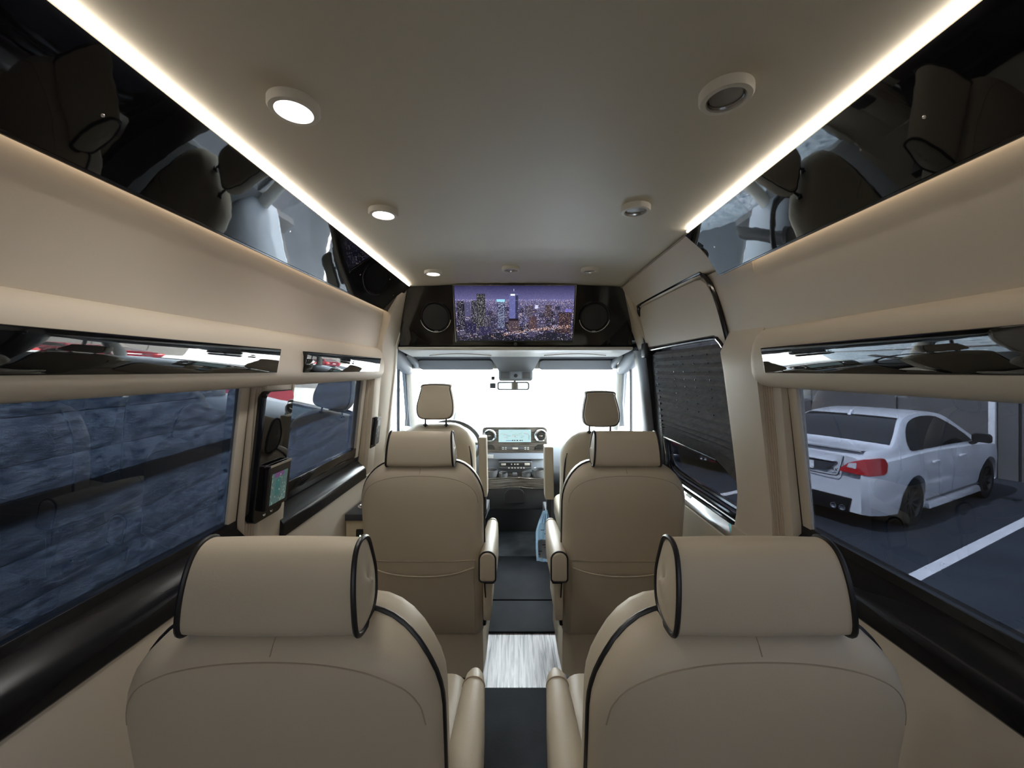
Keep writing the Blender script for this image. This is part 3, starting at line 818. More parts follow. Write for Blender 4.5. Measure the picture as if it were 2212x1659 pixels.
rm = empty('rear_view_mirror'); tag(rm, 'wide rear view mirror hanging below the overhead console', 'mirror')
MB().prism(rrect(0.127, 0.033, 0.018, 5), lambda u, v, d: (-0.012 + u, 3.02 + d, EYE - 0.123 + v), 0.0, 0.03, 0.003).build('housing', 'plastic_midgrey', rm)
MB().prism(rrect(0.116, 0.024, 0.012, 5), lambda u, v, d: (-0.012 + u, 3.0185 + d, EYE - 0.123 + v), 0.0, 0.002).build('mirror_glass', 'mirror', rm)
MB().tube([(0.0, 3.045, EYE - 0.10), (0.0, 3.05, EYE - 0.087)], 0.01, 8).build('stem', 'plastic_darkgrey', rm)
dc = empty('dash_camera'); tag(dc, 'small dark gadget hanging on the windscreen beside the mirror', 'camera')
MB().box((-0.192, 3.12, EYE - 0.077), (-0.162, 3.15, EYE - 0.050), 0.004).build('mount', 'plastic_darkgrey', dc)
MB().tube([(-0.178, 3.135, EYE - 0.05), (-0.178, 3.138, EYE - 0.02)], 0.003, 6).build('wire', 'plastic_darkgrey', dc)
MB().tube([(-0.177, 3.135, EYE - 0.105), (-0.177, 3.135, EYE - 0.075)], 0.004, 6).build('stem', 'plastic_darkgrey', dc)
MB().box((-0.203, 3.118, EYE - 0.146), (-0.155, 3.155, EYE - 0.104), 0.004).build('body', 'plastic_darkgrey', dc)

# ================================================================== WINDSCREEN, CAB DOORS, PILLARS
ws = window('blown out bright windscreen of the driver cab')
MB().hexa([(-0.86, 3.62, 0.72), (0.86, 3.62, 0.72), (0.86, 3.624, 0.72), (-0.86, 3.624, 0.72), (-0.86, 3.115, EYE + 0.20), (0.86, 3.115, EYE + 0.20), (0.86, 3.119, EYE + 0.20), (-0.86, 3.119, EYE + 0.20)]).build('pane', 'glass_clear', ws)
for s, lab in ((-1, 'driver'), (1, 'passenger')):
    ap = MB(); rows = []
    for (y, z) in ((3.02, 1.46), (3.06, 1.38), (3.14, 1.18), (3.26, 0.90), (3.34, 0.70)):
        x = 0.835
        rows.append([(s * x, y, z), (s * (x - 0.018), y + 0.03, z), (s * (x - 0.018), y + 0.07, z), (s * (x + 0.05), y + 0.10, z), (s * (x + 0.07), y + 0.02, z), (s * (x + 0.03), y - 0.02, z)])
    ao = MB().loft(rows).build('wall_pillar', 'plastic_white'); struct(ao, 'pale windscreen pillar on the %s side' % lab, 'wall')
    # bulky grey corner trim and grab handle at the roof
    rows = []
    for (y, z, w, h) in ((2.58, 1.545, 0.03, 0.03), (2.66, 1.525, 0.055, 0.05), (2.80, 1.485, 0.062, 0.062), (2.94, 1.445, 0.055, 0.055), (3.03, 1.415, 0.04, 0.042), (3.06, 1.405, 0.012, 0.012)):
        rows.append([(s * (0.845) + w * math.cos(a), y, z + h * math.sin(a)) for a in [2 * math.pi * k / 14 for k in range(14)]])
    MB().loft(rows).build('corner_cover', 'plastic_grey', ao)
    MB().tube([(s * 0.79, 2.80, 1.525), (s * 0.77, 2.84, 1.50), (s * 0.755, 2.93, 1.468), (s * 0.765, 2.99, 1.445), (s * 0.79, 3.02, 1.44)], [0.016, 0.022, 0.024, 0.022, 0.016], 10).build('grab_handle', 'plastic_grey', ao)
    cd = struct(empty('door_%d' % (2 if s < 0 else 3)), 'cab door with clear window on the %s side' % lab, 'door')
    MB().box((s * 0.865, 2.46, 0.0), (s * 0.905, 3.36, 0.88), 0.02).build('door_card', 'plastic_grey', cd)
    MB().hexa([(s * 0.90, 2.45, 0.87), (s * 0.904, 2.45, 0.87), (s * 0.904, 3.33, 0.87), (s * 0.90, 3.33, 0.87), (s * 0.872, 2.45, 1.50), (s * 0.876, 2.45, 1.50), (s * 0.876, 3.05, 1.50), (s * 0.872, 3.05, 1.50)]).build('pane', 'glass_clear', cd)
    fr = MB().tube([(s * 0.885, 2.50, 0.88), (s * 0.865, 2.50, 1.44), (s * 0.86, 2.56, 1.49), (s * 0.86, 2.94, 1.47), (s * 0.865, 3.02, 1.41), (s * 0.88, 3.17, 0.98), (s * 0.885, 3.20, 0.88)], 0.020, 8)
    fr.build('window_frame', 'plastic_midgrey', cd)
    MB().tube([(s * 0.872, 2.88, 0.88), (s * 0.866, 2.86, 1.2), (s * 0.858, 2.84, 1.46)], 0.012, 8).build('window_channel', 'plastic_darkgrey', cd)
    MB().tube([(s * 0.855, 3.0, 0.90), (s * 0.85, 3.04, 1.15), (s * 0.85, 2.99, 1.40)], 0.010, 8).build('frame_rib', 'plastic_midgrey', cd)
    MB().lathe([(0.001, -0.05), (0.03, -0.045), (0.045, -0.02), (0.048, 0.02), (0.03, 0.05), (0.001, 0.055)], 16, lambda x, y, h: (s * 0.83 + x, 2.93 + y, 0.93 + h)).build('door_knob', 'plastic_white', cd)
    rail = struct(MB().box((s * 0.86, 2.44, 1.50), (s * 0.905, 3.1, 1.60), 0.01).build('trim_%d' % (5 if s < 0 else 6), 'plastic_grey'), 'grey roof rail above the %s door' % lab, 'trim')

# ================================================================== DASHBOARD
db = empty('dashboard'); tag(db, 'blue grey dashboard with wood-trimmed console, navigation screen and round air vents', 'dashboard')
rows = []
for k in range(17):
    x = -0.87 + 1.74 * k / 16
    rows.append([(x, y, z) for y, z in ((3.24, 0.50), (3.15, 0.58), (3.12, 0.70), (3.14, 0.785), (3.20, 0.835), (3.32, 0.855), (3.50, 0.85), (3.62, 0.81), (3.80, 0.74), (3.80, 0.45), (3.40, 0.40))])
MB().loft(rows).build('body', 'dash', db)
MB().hexa([(-0.86, 3.40, 0.28), (0.86, 3.40, 0.28), (0.86, 3.62, 0.28), (-0.86, 3.62, 0.28), (-0.86, 3.34, 0.56), (0.86, 3.34, 0.56), (0.86, 3.62, 0.56), (-0.86, 3.62, 0.56)]).build('lower_panel', 'plastic_darkgrey', db)
MB().hexa([(-0.86, 3.42, 0.0), (0.86, 3.42, 0.0), (0.86, 3.62, 0.0), (-0.86, 3.62, 0.0), (-0.86, 3.40, 0.30), (0.86, 3.40, 0.30), (0.86, 3.62, 0.30), (-0.86, 3.62, 0.30)], 0.012).build('footwell_panel', 'plastic_midgrey', db)

ccs = db                                                   # the centre console is one piece with the dashboard
D = 3.10                                                   # console face
def fx(px): return (px - 1112) * D / 831
def fz(py): return EYE - (py - 800) * D / 831
MB().prism(rrect((fx(1182) - fx(1042)) / 2, (fz(922) - fz(978)) / 2, 0.03, 6, 0, (fz(922) + fz(978)) / 2, 0.012), lambda u, v, d: (u, D + d, v), 0.0, 0.10, 0.008).build('fascia', 'dash_wood', ccs)
def navi():
    w, h = 96, 40; rs = np.random.RandomState(2); im = np.ones((h, w, 3)) * srgb(196, 232, 236)
    for _ in range(26):
        x = rs.randint(w); y = rs.randint(4, 26); a = rs.uniform(-1, 1); l = rs.randint(4, 16)
        c = [srgb(150, 190, 200), srgb(225, 190, 200), srgb(170, 205, 190)][rs.randint(3)]
        for t in range(l):
            i = int(y + a * t * 0.5)
            if 0 <= i < h and x + t < w: im[i, x + t] = c
    for (x, y) in ((48, 21), (49, 21), (48, 22), (66, 23), (67, 24), (68, 25), (70, 24)): im[y, x] = srgb(60, 90, 90)
    im[34:36, 22:40] = srgb(110, 165, 200)
    for a, b in ((40, 44), (46, 50), (53, 58), (62, 66), (68, 71)): im[33:36, a:b] = srgb(40, 50, 60)
    for y in range(17, 32, 3): im[y:y + 2, 89:91] = srgb(120, 150, 160)
    im[0:2, 2:5] = 1; im[0:2, 90:94] = 1
    return im
pixel_sheet('navigation_screen', navi(), lambda u, v: (fx(1077) + (fx(1147) - fx(1077)) * u, D - 0.003, fz(955) + (fz(928) - fz(955)) * v), ccs)
for px, lab in ((1058, 0), (1168, 1)):
    c = (fx(px), fz(941)); f = lambda x, y, h, c=c: (c[0] + x, D - h, c[1] + y)
    vt = MB().lathe([(0.053, 0.0), (0.053, 0.010), (0.046, 0.018), (0.036, 0.012), (0.034, 0.0)], 40, f).build('air_vent', 'chrome', ccs)
    MB().lathe([(0.035, 0.001), (0.033, 0.006), (0.001, 0.008)], 32, f).build('nozzle', 'plastic_black', vt)
    MB().box((c[0] - 0.014, D - 0.016, c[1] - 0.006), (c[0] + 0.014, D - 0.006, c[1] + 0.006), 0.003).build('vent_tab', 'chrome', vt)
    for q in (-0.02, 0.018):
        hw = math.sqrt(0.033 ** 2 - q * q)
        MB().box((c[0] - hw, D - 0.012, c[1] + q - 0.002), (c[0] + hw, D - 0.006, c[1] + q + 0.002)).build('vent_slat', 'plastic_darkgrey', vt)
for sgn in (-1, 1):
    MB().prism([(sgn * 0.262, fz(971)), (sgn * 0.158, fz(971)), (sgn * 0.165, fz(965)), (sgn * 0.185, fz(960)), (sgn * 0.262, fz(960))], lambda u, v, d: (u, D + d, v), -0.004, 0.0).build('storage_slot', 'plastic_black', ccs)
MB().box((fx(1082), D - 0.010, fz(971)), (fx(1144), D, fz(964)), 0.003).build('button_strip', 'plastic_midgrey', ccs)
for px in (1085, 1091, 1133, 1139):
    for py in (966, 969.5):
        MB().box((fx(px), D - 0.012, fz(py + 1)), (fx(px + 3.4), D - 0.010, fz(py - 0.6))).build('button', 'plastic_white', ccs)
MB().box((fx(1107), D - 0.0125, fz(970)), (fx(1119), D - 0.010, fz(966)), 0.001).build('button', 'plastic_white', ccs)
MB().hexa([(-0.255, D - 0.03, fz(990)), (0.255, D - 0.03, fz(990)), (0.255, D + 0.1, fz(990)), (-0.255, D + 0.1, fz(990)),
           (-0.262, D, fz(978)), (0.262, D, fz(978)), (0.262, D + 0.1, fz(978)), (-0.262, D + 0.1, fz(978))], 0.006).build('shelf_lip', 'dash', ccs)
MB().box((-0.25, D + 0.012, fz(1032)), (0.25, D + 0.1, fz(989)), 0.01).build('recess_panel', 'dash', ccs)
cl = MB().box((fx(1077), D - 0.045, fz(1011)), (fx(1149), D + 0.05, fz(994)), 0.010, 3).build('climate_panel', 'plastic_midgrey', ccs)
MB().box((fx(1079), D - 0.0475, fz(1005)), (fx(1147), D - 0.044, fz(996)), 0.002).build('display', 'plastic_black', cl)
for a, b, c, d in ((1083, 1093, 998, 1002), (1133, 1144, 997, 1002)):
    MB().box((fx(a), D - 0.050, fz(d)), (fx(b), D - 0.047, fz(c)), 0.002).build('toggle', 'plastic_white', cl)
for a in (1104, 1111, 1116, 1118):
    MB().box((fx(a), D - 0.0485, fz(1001)), (fx(a + 2.4), D - 0.047, fz(998.5))).build('digit', 'plastic_white', cl)
for k, a in enumerate((1098, 1105, 1111, 1117.5, 1124, 1130)):
    MB().box((fx(a), D - 0.0465, fz(1009)), (fx(a + 3), D - 0.044, fz(1006.5))).build('icon', 'plastic_white', cl)
MB().box((fx(1053), D - 0.034, fz(988)), (fx(1066), D - 0.015, fz(981)), 0.001).build('paper_label', 'sticker', ccs)
# cup holder tray
ty = 2.96
tzt = EYE - (1035 - 800) * ty / 831; tzb = EYE - (1058 - 800) * ty / 831
arc = [(-0.25, 0), (-0.16, 0.0), (-0.09, 0.012), (-0.05, 0.035), (0.05, 0.035), (0.09, 0.012), (0.16, 0.0), (0.25, 0)]
rows = []
for x, dy in arc:
    rows.append([(x, ty + dy, tzb + 0.01), (x, ty - 0.008 + dy, tzb + 0.03), (x, ty + dy, tzt), (x, ty + 0.02 + dy, tzt + 0.004), (x, D + 0.05, tzt + 0.02), (x, D + 0.05, tzb + 0.01)])
MB().loft(rows).build('tray', 'dash_wood', ccs)
MB().tube([(x, ty - 0.004 + dy, tzt + 0.004) for x, dy in arc], 0.004, 6).build('tray_trim', 'chrome', ccs)
MB().tube([(x, ty - 0.002 + dy, tzb + 0.012) for x, dy in arc], 0.003, 6).build('tray_trim', 'chrome', ccs)
for x, y, r, h in ((-0.185, 3.02, 0.052, 0.045), (-0.092, 3.015, 0.036, 0.022), (0.092, 3.015, 0.036, 0.024), (0.185, 3.02, 0.052, 0.048)):
    cu = MB().lathe([(r, 0.0), (r, h), (r * 0.92, h), (r * 0.88, -0.02)], 28, lambda a, b, c, x=x, y=y: (x + a, y + b, tzt + 0.012 + c)).build('cup_holder', 'plastic_midgrey', ccs)
    MB().lathe([(r, h), (r * 1.02, h + 0.003), (r * 0.92, h + 0.003)], 28, lambda a, b, c, x=x, y=y: (x + a, y + b, tzt + 0.012 + c), close=False).build('cup_ring', 'chrome', cu)
MB().box((-0.018, 3.0, tzt + 0.01), (0.018, 3.05, tzt + 0.03), 0.004).build('hazard_switch', 'plastic_midgrey', ccs)
MB().hexa([(-0.25, 3.03, 0.31), (0.25, 3.03, 0.31), (0.25, 3.3, 0.31), (-0.25, 3.3, 0.31), (-0.25, 2.985, tzb + 0.012), (0.25, 2.985, tzb + 0.012), (0.25, 3.3, tzb + 0.012), (-0.25, 3.3, tzb + 0.012)], 0.012).build('lower_body', 'plastic_darkgrey', ccs)
MB().prism(rrect(0.075, 0.055, 0.05, 6, 0.0, tzb - 0.055, 0.01), lambda u, v, d: (u, 3.0 + d, v), -0.02, 0.02, 0.004).build('lower_pod', 'plastic_black', ccs)
MB().hexa([(-0.22, 3.36, 0.0), (0.22, 3.36, 0.0), (0.22, 3.41, 0.0), (-0.22, 3.41, 0.0), (-0.24, 3.22, 0.32), (0.24, 3.22, 0.32), (0.24, 3.38, 0.32), (-0.24, 3.38, 0.32)], 0.012).build('base', 'plastic_midgrey', ccs)

# steering wheel
sw = empty('steering_wheel'); tag(sw, 'dark steering wheel rim rising behind the driver seat', 'steering wheel')
ax = Vector((0, 0.86, 0.50)).normalized(); e1 = Vector((1, 0, 0)); e2 = ax.cross(e1)
C = Vector((-0.465, 2.86, 0.865))
MB().tube([C + e1 * 0.205 * math.cos(a) + e2 * 0.205 * math.sin(a) for a in [2 * math.pi * k / 40 for k in range(40)]], 0.015, 10, loop=True).build('rim', 'plastic_darkgrey', sw)
MB().lathe([(0.06, 0.0), (0.06, 0.03), (0.03, 0.05)], 24, lambda x, y, h: C + e1 * x + e2 * y + ax * h).build('hub', 'plastic_darkgrey', sw)
for a in (0.0, math.pi, -math.pi / 2):
    d = e1 * math.cos(a) - e2 * math.sin(a) if a == -math.pi / 2 else e1 * math.cos(a)
    MB().tube([C + d * 0.05 + ax * 0.02, C + d * 0.20], 0.012, 8).build('spoke', 'plastic_midgrey', sw)
MB().tube([C + ax * 0.04, C + ax * 0.36], 0.035, 10).build('column', 'plastic_darkgrey', sw)
# ================================================================== CAPTAIN SEATS
def recline(z):
    y = 0.115 * (0.93 - z) / 0.73 if z < 0.93 else 0.0
    if z > 0.90: y += 0.014 * ((z - 0.90) / 0.105) ** 2
    return y
def shoulder(z):                 # stretches the upper corners into tall ellipses
    return 1.003 - (1.003 - z) * (0.170 / 0.140) if z > 0.863 else (z - 0.20) * (0.833 - 0.20) / (0.863 - 0.20) + 0.20
def pad(w, z0, z1, rt, rb, corner, depth, bulge=0.010, n=8, yfn=recline, front_corner=0.05, zfn=None):
    """upholstered slab: rounded outline, rounded edges; returns rings"""
    zc, h = (z0 + z1) / 2, (z1 - z0) / 2
    spec = [(corner + 0.09, -bulge), (corner + 0.045, -bulge * 0.7), (corner, 0.0)]
    for k in range(1, 6):
        a = math.pi / 2 * k / 5
        spec.append((corner * (1 - math.sin(a)), corner * (1 - math.cos(a))))
    for k in range(0, 6):
        a = math.pi / 2 * k / 5
        spec.append((front_corner * (1 - math.cos(a)), depth - front_corner + front_corner * math.sin(a)))
    spec.append((front_corner + 0.06, depth + 0.004))
    rings = []
    for ins, y in spec:
        ins = min(ins, w * 0.8)
        r = rrect(w - ins, h - ins, max(rt - ins * 0.8, 0.02), n, 0, zc, max(rb - ins * 0.8, 0.012))
        zf = zfn or (lambda q: q)
        rings.append([(x, y + yfn(zf(z)), zf(z)) for x, z in r])
    return rings

def captain_seat(name):
    root = empty(name)
    rings = pad(0.262, 0.20, 1.003, 0.140, 0.06, 0.050, 0.155, zfn=shoulder)
    mb = MB().loft(rings)
    back = mb.build('backrest', 'leather', root)
    bv = BVHTree.FromPolygons([v.co.copy() for v in back.data.vertices], [list(p.vertices) for p in back.data.polygons])
    def surf(x, z):
        h = bv.ray_cast(Vector((x, -1, z)), Vector((0, 1, 0)))
        return h[0].y if h[0] else 0.08 + recline(z)
    # black piping round the outline
    rim = [(x * 1.004, 0.088 + recline(z), z + (0.002 if z > 0.9 else 0)) for x, z in rrect(0.262, 0.4015, 0.140, 12, 0, 0.6015, 0.06) if z > 0.21]
    k0 = min(range(len(rim)), key=lambda i: (rim[i][2], -rim[i][0]))
    rp = rrect(0.262, 0.4015, 0.140, 12, 0, 0.6015, 0.06)
    up = [p for p in rp[:26]]                                # right and left top quarters in order
    path = [(0.263, 0.30)] + [(0.263, 0.30 + 0.52 * k / 8) for k in range(1, 8)] + [(x * 1.004, shoulder(z) + 0.001) for x, z in up] + [(-0.263, 0.82 - 0.52 * k / 8) for k in range(1, 9)]
    MB().tube([(x, 0.060 + recline(z), z) for x, z in path], 0.0048, 8).build('piping', 'piping', back)
    # pleated front boxing peeping over the shoulder behind the piping is part of the pad; arched seam on the rear
    arch = [(-0.243, 0.840), (-0.234, 0.880), (-0.208, 0.915), (-0.160, 0.940), (-0.09, 0.953), (0.0, 0.957), (0.09, 0.953), (0.160, 0.940), (0.208, 0.915), (0.234, 0.880), (0.243, 0.840)]
    pts = spline(arch, 5, False)
    MB().tube([(x, surf(x, z) - 0.0002, z) for x, z in pts], 0.0012, 6).build('seam', 'seam', back)
    MB().tube([(0.0, surf(0, z) - 0.0002, z) for z in (0.964, 0.975, 0.985)], 0.0012, 6).build('seam', 'seam', back)
    # map pocket
    nx, nz = 17, 9
    g = []
    for i in range(nz + 1):
        t = i / nz; row = []
        for j in range(nx):
            x = -0.222 + 0.444 * j / (nx - 1); q = 1 - (x / 0.222) ** 2
            zt = 0.555 - 0.030 * q; z = 0.245 + (zt - 0.245) * t
            row.append((x, surf(max(-0.2, min(0.2, x)), z) - 0.004 - 0.014 * q * t ** 1.5 - 0.0025 * math.sin(14 * x + 5 * t) * q * t + (0.002 if abs(x) > 0.2 else 0), z))
        g.append(row)
    po = MB().sheet(g, (0, 0.003, 0)).build('map_pocket', 'leather', root)
    MB().tube([(p[0], p[1] - 0.001, p[2]) for p in g[-1]], 0.0032, 6).build('hem', 'leather', po)
    band = []
    for i in range(4):
        row = []
        for j in range(nx):
            x = -0.226 + 0.452 * j / (nx - 1); q = 1 - (x / 0.226) ** 2
            z0 = 0.548 - 0.030 * q; z = z0 + (0.588 - z0) * i / 3
            row.append((x, surf(max(-0.2, min(0.2, x)), z) - 0.003 + (0.002 if abs(x) > 0.2 else 0), z))
        band.append(row)
    MB().sheet(band, (0, 0.003, 0)).build('pocket_band', 'leather', root)
    MB().tube([(p[0], p[1] - 0.0005, p[2]) for p in band[-1]], 0.002, 6).build('seam', 'seam', root)
    # skirt
    plan = [(-0.250, 0.50), (-0.250, 0.25), (-0.245, 0.15), (-0.22, 0.122)] + [(-0.19 + 0.38 * k / 16, 0.114) for k in range(17)] + [(0.22, 0.122), (0.252, 0.15), (0.258, 0.25), (0.258, 0.50)]
    g = []
    for i in range(6):
        t = i / 5; row = []
        for k, (x, y) in enumerate(plan):
            f = 1 + 0.02 * t
            w = 0.006 * math.sin(k * 1.1 + 0.5) * t
            row.append((x * f, y - 0.020 * t + w + 0.008 * math.sin(math.pi * t), 0.235 - 0.180 * t))
        g.append(row)
    MB().sheet(g, (0, 0.003, 0)).build('skirt', 'leather', root)
    MB().box((-0.19, 0.20, 0.0), (0.19, 0.55, 0.24), 0.01).build('pedestal', 'plastic_black', root)
    cb = MB()
    cb.loft([[(x, y, z) for x, z in rrect(0.246 - i, 0.085 - i, 0.05, 5, 0, 0.375)] for y, i in ((0.14, 0.03), (0.18, 0.0), (0.55, 0.0), (0.62, 0.008), (0.645, 0.04))])
    cb.build('cushion', 'leather', root)
    # headrest roll
    hp = spline([(0.004, 1.004), (0.000, 1.040), (0.006, 1.085), (0.020, 1.120), (0.042, 1.134), (0.070, 1.128), (0.084, 1.098), (0.093, 1.060), (0.086, 1.022), (0.064, 1.000), (0.030, 0.994)], 4)
    hrings = []
    for x, ins in ((-0.144, 0.030), (-0.1435, 0.010), (-0.141, 0.0), (-0.07, -0.0015), (0.0, -0.002), (0.07, -0.0015), (0.141, 0.0), (0.1435, 0.012), (0.144, 0.030)):
        cy, cz = 0.055, 1.064
        hrings.append([(x * (1.0 - 0.55 * (z - 1.0)) * 0.985, cy + (y - cy) * (1 - ins / 0.065), cz + (z - cz) * (1 - ins / 0.065)) for y, z in hp])
    def dome(sg):
        out = []
        for q in (0.03, 0.2, 0.4, 0.6, 0.78, 0.9):
            dx_ = 0.1425 + 0.007 * (1 - q * q)
            out.append([(sg * dx_ * (1.0 - 0.55 * (z - 1.0)) * 0.985, 0.055 + (y - 0.055) * q, 1.064 + (z - 1.064) * q) for y, z in hp])
        return out
    d0 = dome(-1); d1 = dome(1)[::-1]
    hr = MB().loft(d0 + hrings[2:-2] + d1).build('headrest', 'leather', root)
    for x in (-0.1425, 0.1425):
        MB().tube([(x * (1.0 - 0.55 * (z - 1.0)) * 0.985, 0.055 + (y - 0.055) * 1.01, 1.064 + (z - 1.064) * 1.01) for y, z in hp], 0.0044, 8, loop=True).build('headrest_piping', 'piping', hr)
    # armrests
    for s in (1,):
        rows = []; x0 = 0.284 * s
        spec = [(-0.004, 0.026, 0.050), (0.0, 0.031, 0.058), (0.02, 0.034, 0.062), (0.12, 0.037, 0.064), (0.22, 0.037, 0.062), (0.32, 0.032, 0.056), (0.385, 0.027, 0.048), (0.405, 0.023, 0.042), (0.42, 0.015, 0.030), (0.425, 0.005, 0.012)]
        for y, w, h in spec:
            top = 0.645 - (0.062 - h) * 0.55
            rows.append([(x0 + x, y, z) for x, z in rrect(w, h, min(w * 0.96, h), 8, 0, top - h, w * 0.35)])
        ar = MB().loft(rows).build('armrest', 'leather', root)
        y, w, h = 0.004, 0.0335, 0.0615
        top = 0.645
        ring = [(x0 + x, y, z) for x, z in rrect(w, h, w * 0.96, 8, 0, top - h, w * 0.35)]
        MB().tube([ring[i] for i in range(len(ring))], 0.0042, 8, loop=True).build('piping', 'piping', ar)
        rr = [(x0 + x, 0.375, z + 0.001) for x, z in rrect(0.0282, 0.0497, 0.027, 8, 0, 0.6383 - 0.0497, 0.01)][:18]
        MB().tube(rr, 0.0016, 6).build('seam', 'seam', ar)
        MB().hexa([(x0 - 0.022, 0.05, 0.33), (x0 + 0.012 * s, 0.05, 0.33), (x0 + 0.012 * s, 0.30, 0.33), (x0 - 0.022, 0.30, 0.33), (x0 - 0.024, 0.06, 0.53), (x0 + 0.020, 0.06, 0.53), (x0 + 0.020, 0.22, 0.53), (x0 - 0.024, 0.22, 0.53)], 0.008).build('side_shield', 'leather', root)
        MB().box((x0 - 0.02, 0.035, 0.495), (x0 + 0.028, 0.075, 0.53), 0.005).build('hinge_cover', 'plastic_black', root)
    MB().box((0.238, 0.13, 0.255), (0.270, 0.17, 0.305), 0.008).build('recline_lever', 'plastic_black', root)
    MB().tube([(0.268, 0.05, 0.50), (0.272, 0.055, 0.43), (0.282, 0.09, 0.385), (0.290, 0.13, 0.35)], 0.003, 6).build('cable', 'piping', root)
    return root
seat = captain_seat('captain_seat')
for i, (x, y, sx, sz, lab) in enumerate(((-0.388, 0.600, 1, 0.992, 'cream leather captain seat nearest the viewer on the left'), (0.392, 0.600, -1, 0.992, 'cream leather captain seat nearest the viewer on the right'),
                                         (-0.398, 1.600, 1, 1.012, 'cream leather captain seat in the second row on the left'), (0.470, 1.600, -1, 1.012, 'cream leather captain seat in the second row on the right'))):
    o = seat if i == 0 else copy_tree(seat)
    o.location = (x, y, 0.0); o.scale = (sx, 1, sz)
    tag(o, lab, 'seat', 'cream captain seats in the passenger cabin')

# ------------------------------------------------------------------ cab seats
def cab_seat(name, inner):
    root = empty(name)
    yf = lambda z: 0.10 * (1.0 - z) / 0.7 + (0.05 * ((z - 0.95) / 0.12) ** 2 if z > 0.95 else 0)
    mb = MB().loft(pad(0.250, 0.32, 1.065, 0.17, 0.06, 0.06, 0.14, 0.008, 8, yf))
    back = mb.build('backrest', 'leather', root)
    for s in (1, -1):
        pts = spline([(0.214, 0.93), (0.226, 0.86), (0.232, 0.76), (0.234, 0.60), (0.234, 0.42)], 5, False)
        MB().tube([(s * x, 0.014 + yf(z), z) for x, z in pts], 0.006, 8).build('piping', 'piping', back)
    MB().tube([(-0.20 + 0.4 * k / 10, -0.006 + yf(0.80), 0.80) for k in range(11)], 0.002, 6).build('seam', 'seam', back)
    # headrest: trapezoid with rounded lower corners
    out = spline([(-0.078, 0.215), (0.078, 0.215), (0.092, 0.185), (0.110, 0.11), (0.114, 0.06), (0.100, 0.018), (0.06, 0.003), (-0.06, 0.003), (-0.100, 0.018), (-0.114, 0.06), (-0.110, 0.11), (-0.092, 0.185)], 4)
    rows = []
    for d, k in ((-0.002, 0.55), (0.0, 0.92), (0.012, 1.0), (0.045, 1.06), (0.085, 1.0), (0.10, 0.7)):
        rows.append([(u * k, d - 0.01 + 0.12 * (v / 0.215) * 0.3, 1.10 + 0.105 + (v - 0.105) * k) for u, v in out])
    hr = MB().loft(rows).build('headrest', 'leather', root)
    MB().tube([(u, 0.002 + 0.036 * v / 0.215 - 0.002, 1.10 + v) for u, v in out], 0.0032, 6, loop=True).build('headrest_piping', 'piping', hr)
    for sx in (-0.07, 0.066):
        MB().tube([(sx, 0.05, 1.02), (sx * 0.97, 0.05, 1.12)], 0.006, 8).build('headrest_post', 'plastic_darkgrey', root)
        MB().lathe([(0.016, 0), (0.016, 0.006), (0.010, 0.010)], 14, lambda x, y, h, sx=sx: (sx + x, 0.055 + y, 1.056 + h)).build('post_collar', 'plastic_black', root)
    MB().loft([[(x, y, z) for x, z in rrect(0.25 - i, 0.09 - i, 0.05, 5, 0, 0.42)] for y, i in ((0.10, 0.03), (0.14, 0.0), (0.52, 0.0), (0.60, 0.03))]).build('cushion', 'leather', root)
    MB().box((-0.22, 0.10, 0.0), (0.22, 0.52, 0.34), 0.02).build('seat_base', 'plastic_darkgrey', root)
    return root
ds = cab_seat('driver_seat', 1); ds.location = (-0.505, 2.42, 0.0)
tag(ds, 'cream leather driver seat in front of the steering wheel', 'seat', 'cream cab seats')
ps = copy_tree(ds); ps.location = (0.548, 2.42, -0.045); ps.name = 'passenger_seat'
tag(ps, 'cream leather front passenger seat on the right of the cab', 'seat', 'cream cab seats')
for root, x0, x1, z0, z1 in ((ds, -0.213 + 0.505, -0.166 + 0.505, 0.648, 1.008), (ps, 0.183 - 0.548, 0.236 - 0.548, 0.632 + 0.045, 0.950 + 0.045)):
    y0 = 2.30 - 2.42
    s = 1 if x0 > 0 else -1
    a, b = (x0, x1)
    ar = MB().hexa([(a, y0 + 0.01, z0), (b, y0 + 0.01, z0), (b, y0 + 0.12, z0), (a, y0 + 0.12, z0), (a - 0.005, y0, z1), (b - 0.005, y0, z1), (b - 0.005, y0 + 0.10, z1), (a - 0.005, y0 + 0.10, z1)], 0.006).build('folded_armrest', 'leather', root)
    xe = b if s > 0 else a
    m = (a + b) / 2
    MB().hexa([(m - 0.014, y0 + 0.05, z0 - 0.13), (m + 0.014, y0 + 0.05, z0 - 0.13), (m + 0.014, y0 + 0.10, z0 - 0.13), (m - 0.014, y0 + 0.10, z0 - 0.13), (m - 0.014, y0 + 0.04, z0 + 0.005), (m + 0.014, y0 + 0.04, z0 + 0.005), (m + 0.014, y0 + 0.10, z0 + 0.005), (m - 0.014, y0 + 0.10, z0 + 0.005)], 0.004).build('armrest_hinge', 'plastic_black', root)
    MB().hexa([(m - 0.012, y0 + 0.06, z0 - 0.15), (m + 0.012, y0 + 0.06, z0 - 0.15), (m + 0.012, 0.30, z0 - 0.22), (m - 0.012, 0.30, z0 - 0.22), (m - 0.012, y0 + 0.06, z0 - 0.11), (m + 0.012, y0 + 0.06, z0 - 0.11), (m + 0.012, 0.30, z0 - 0.15), (m - 0.012, 0.30, z0 - 0.15)], 0.004).build('hinge_arm', 'plastic_darkgrey', root)

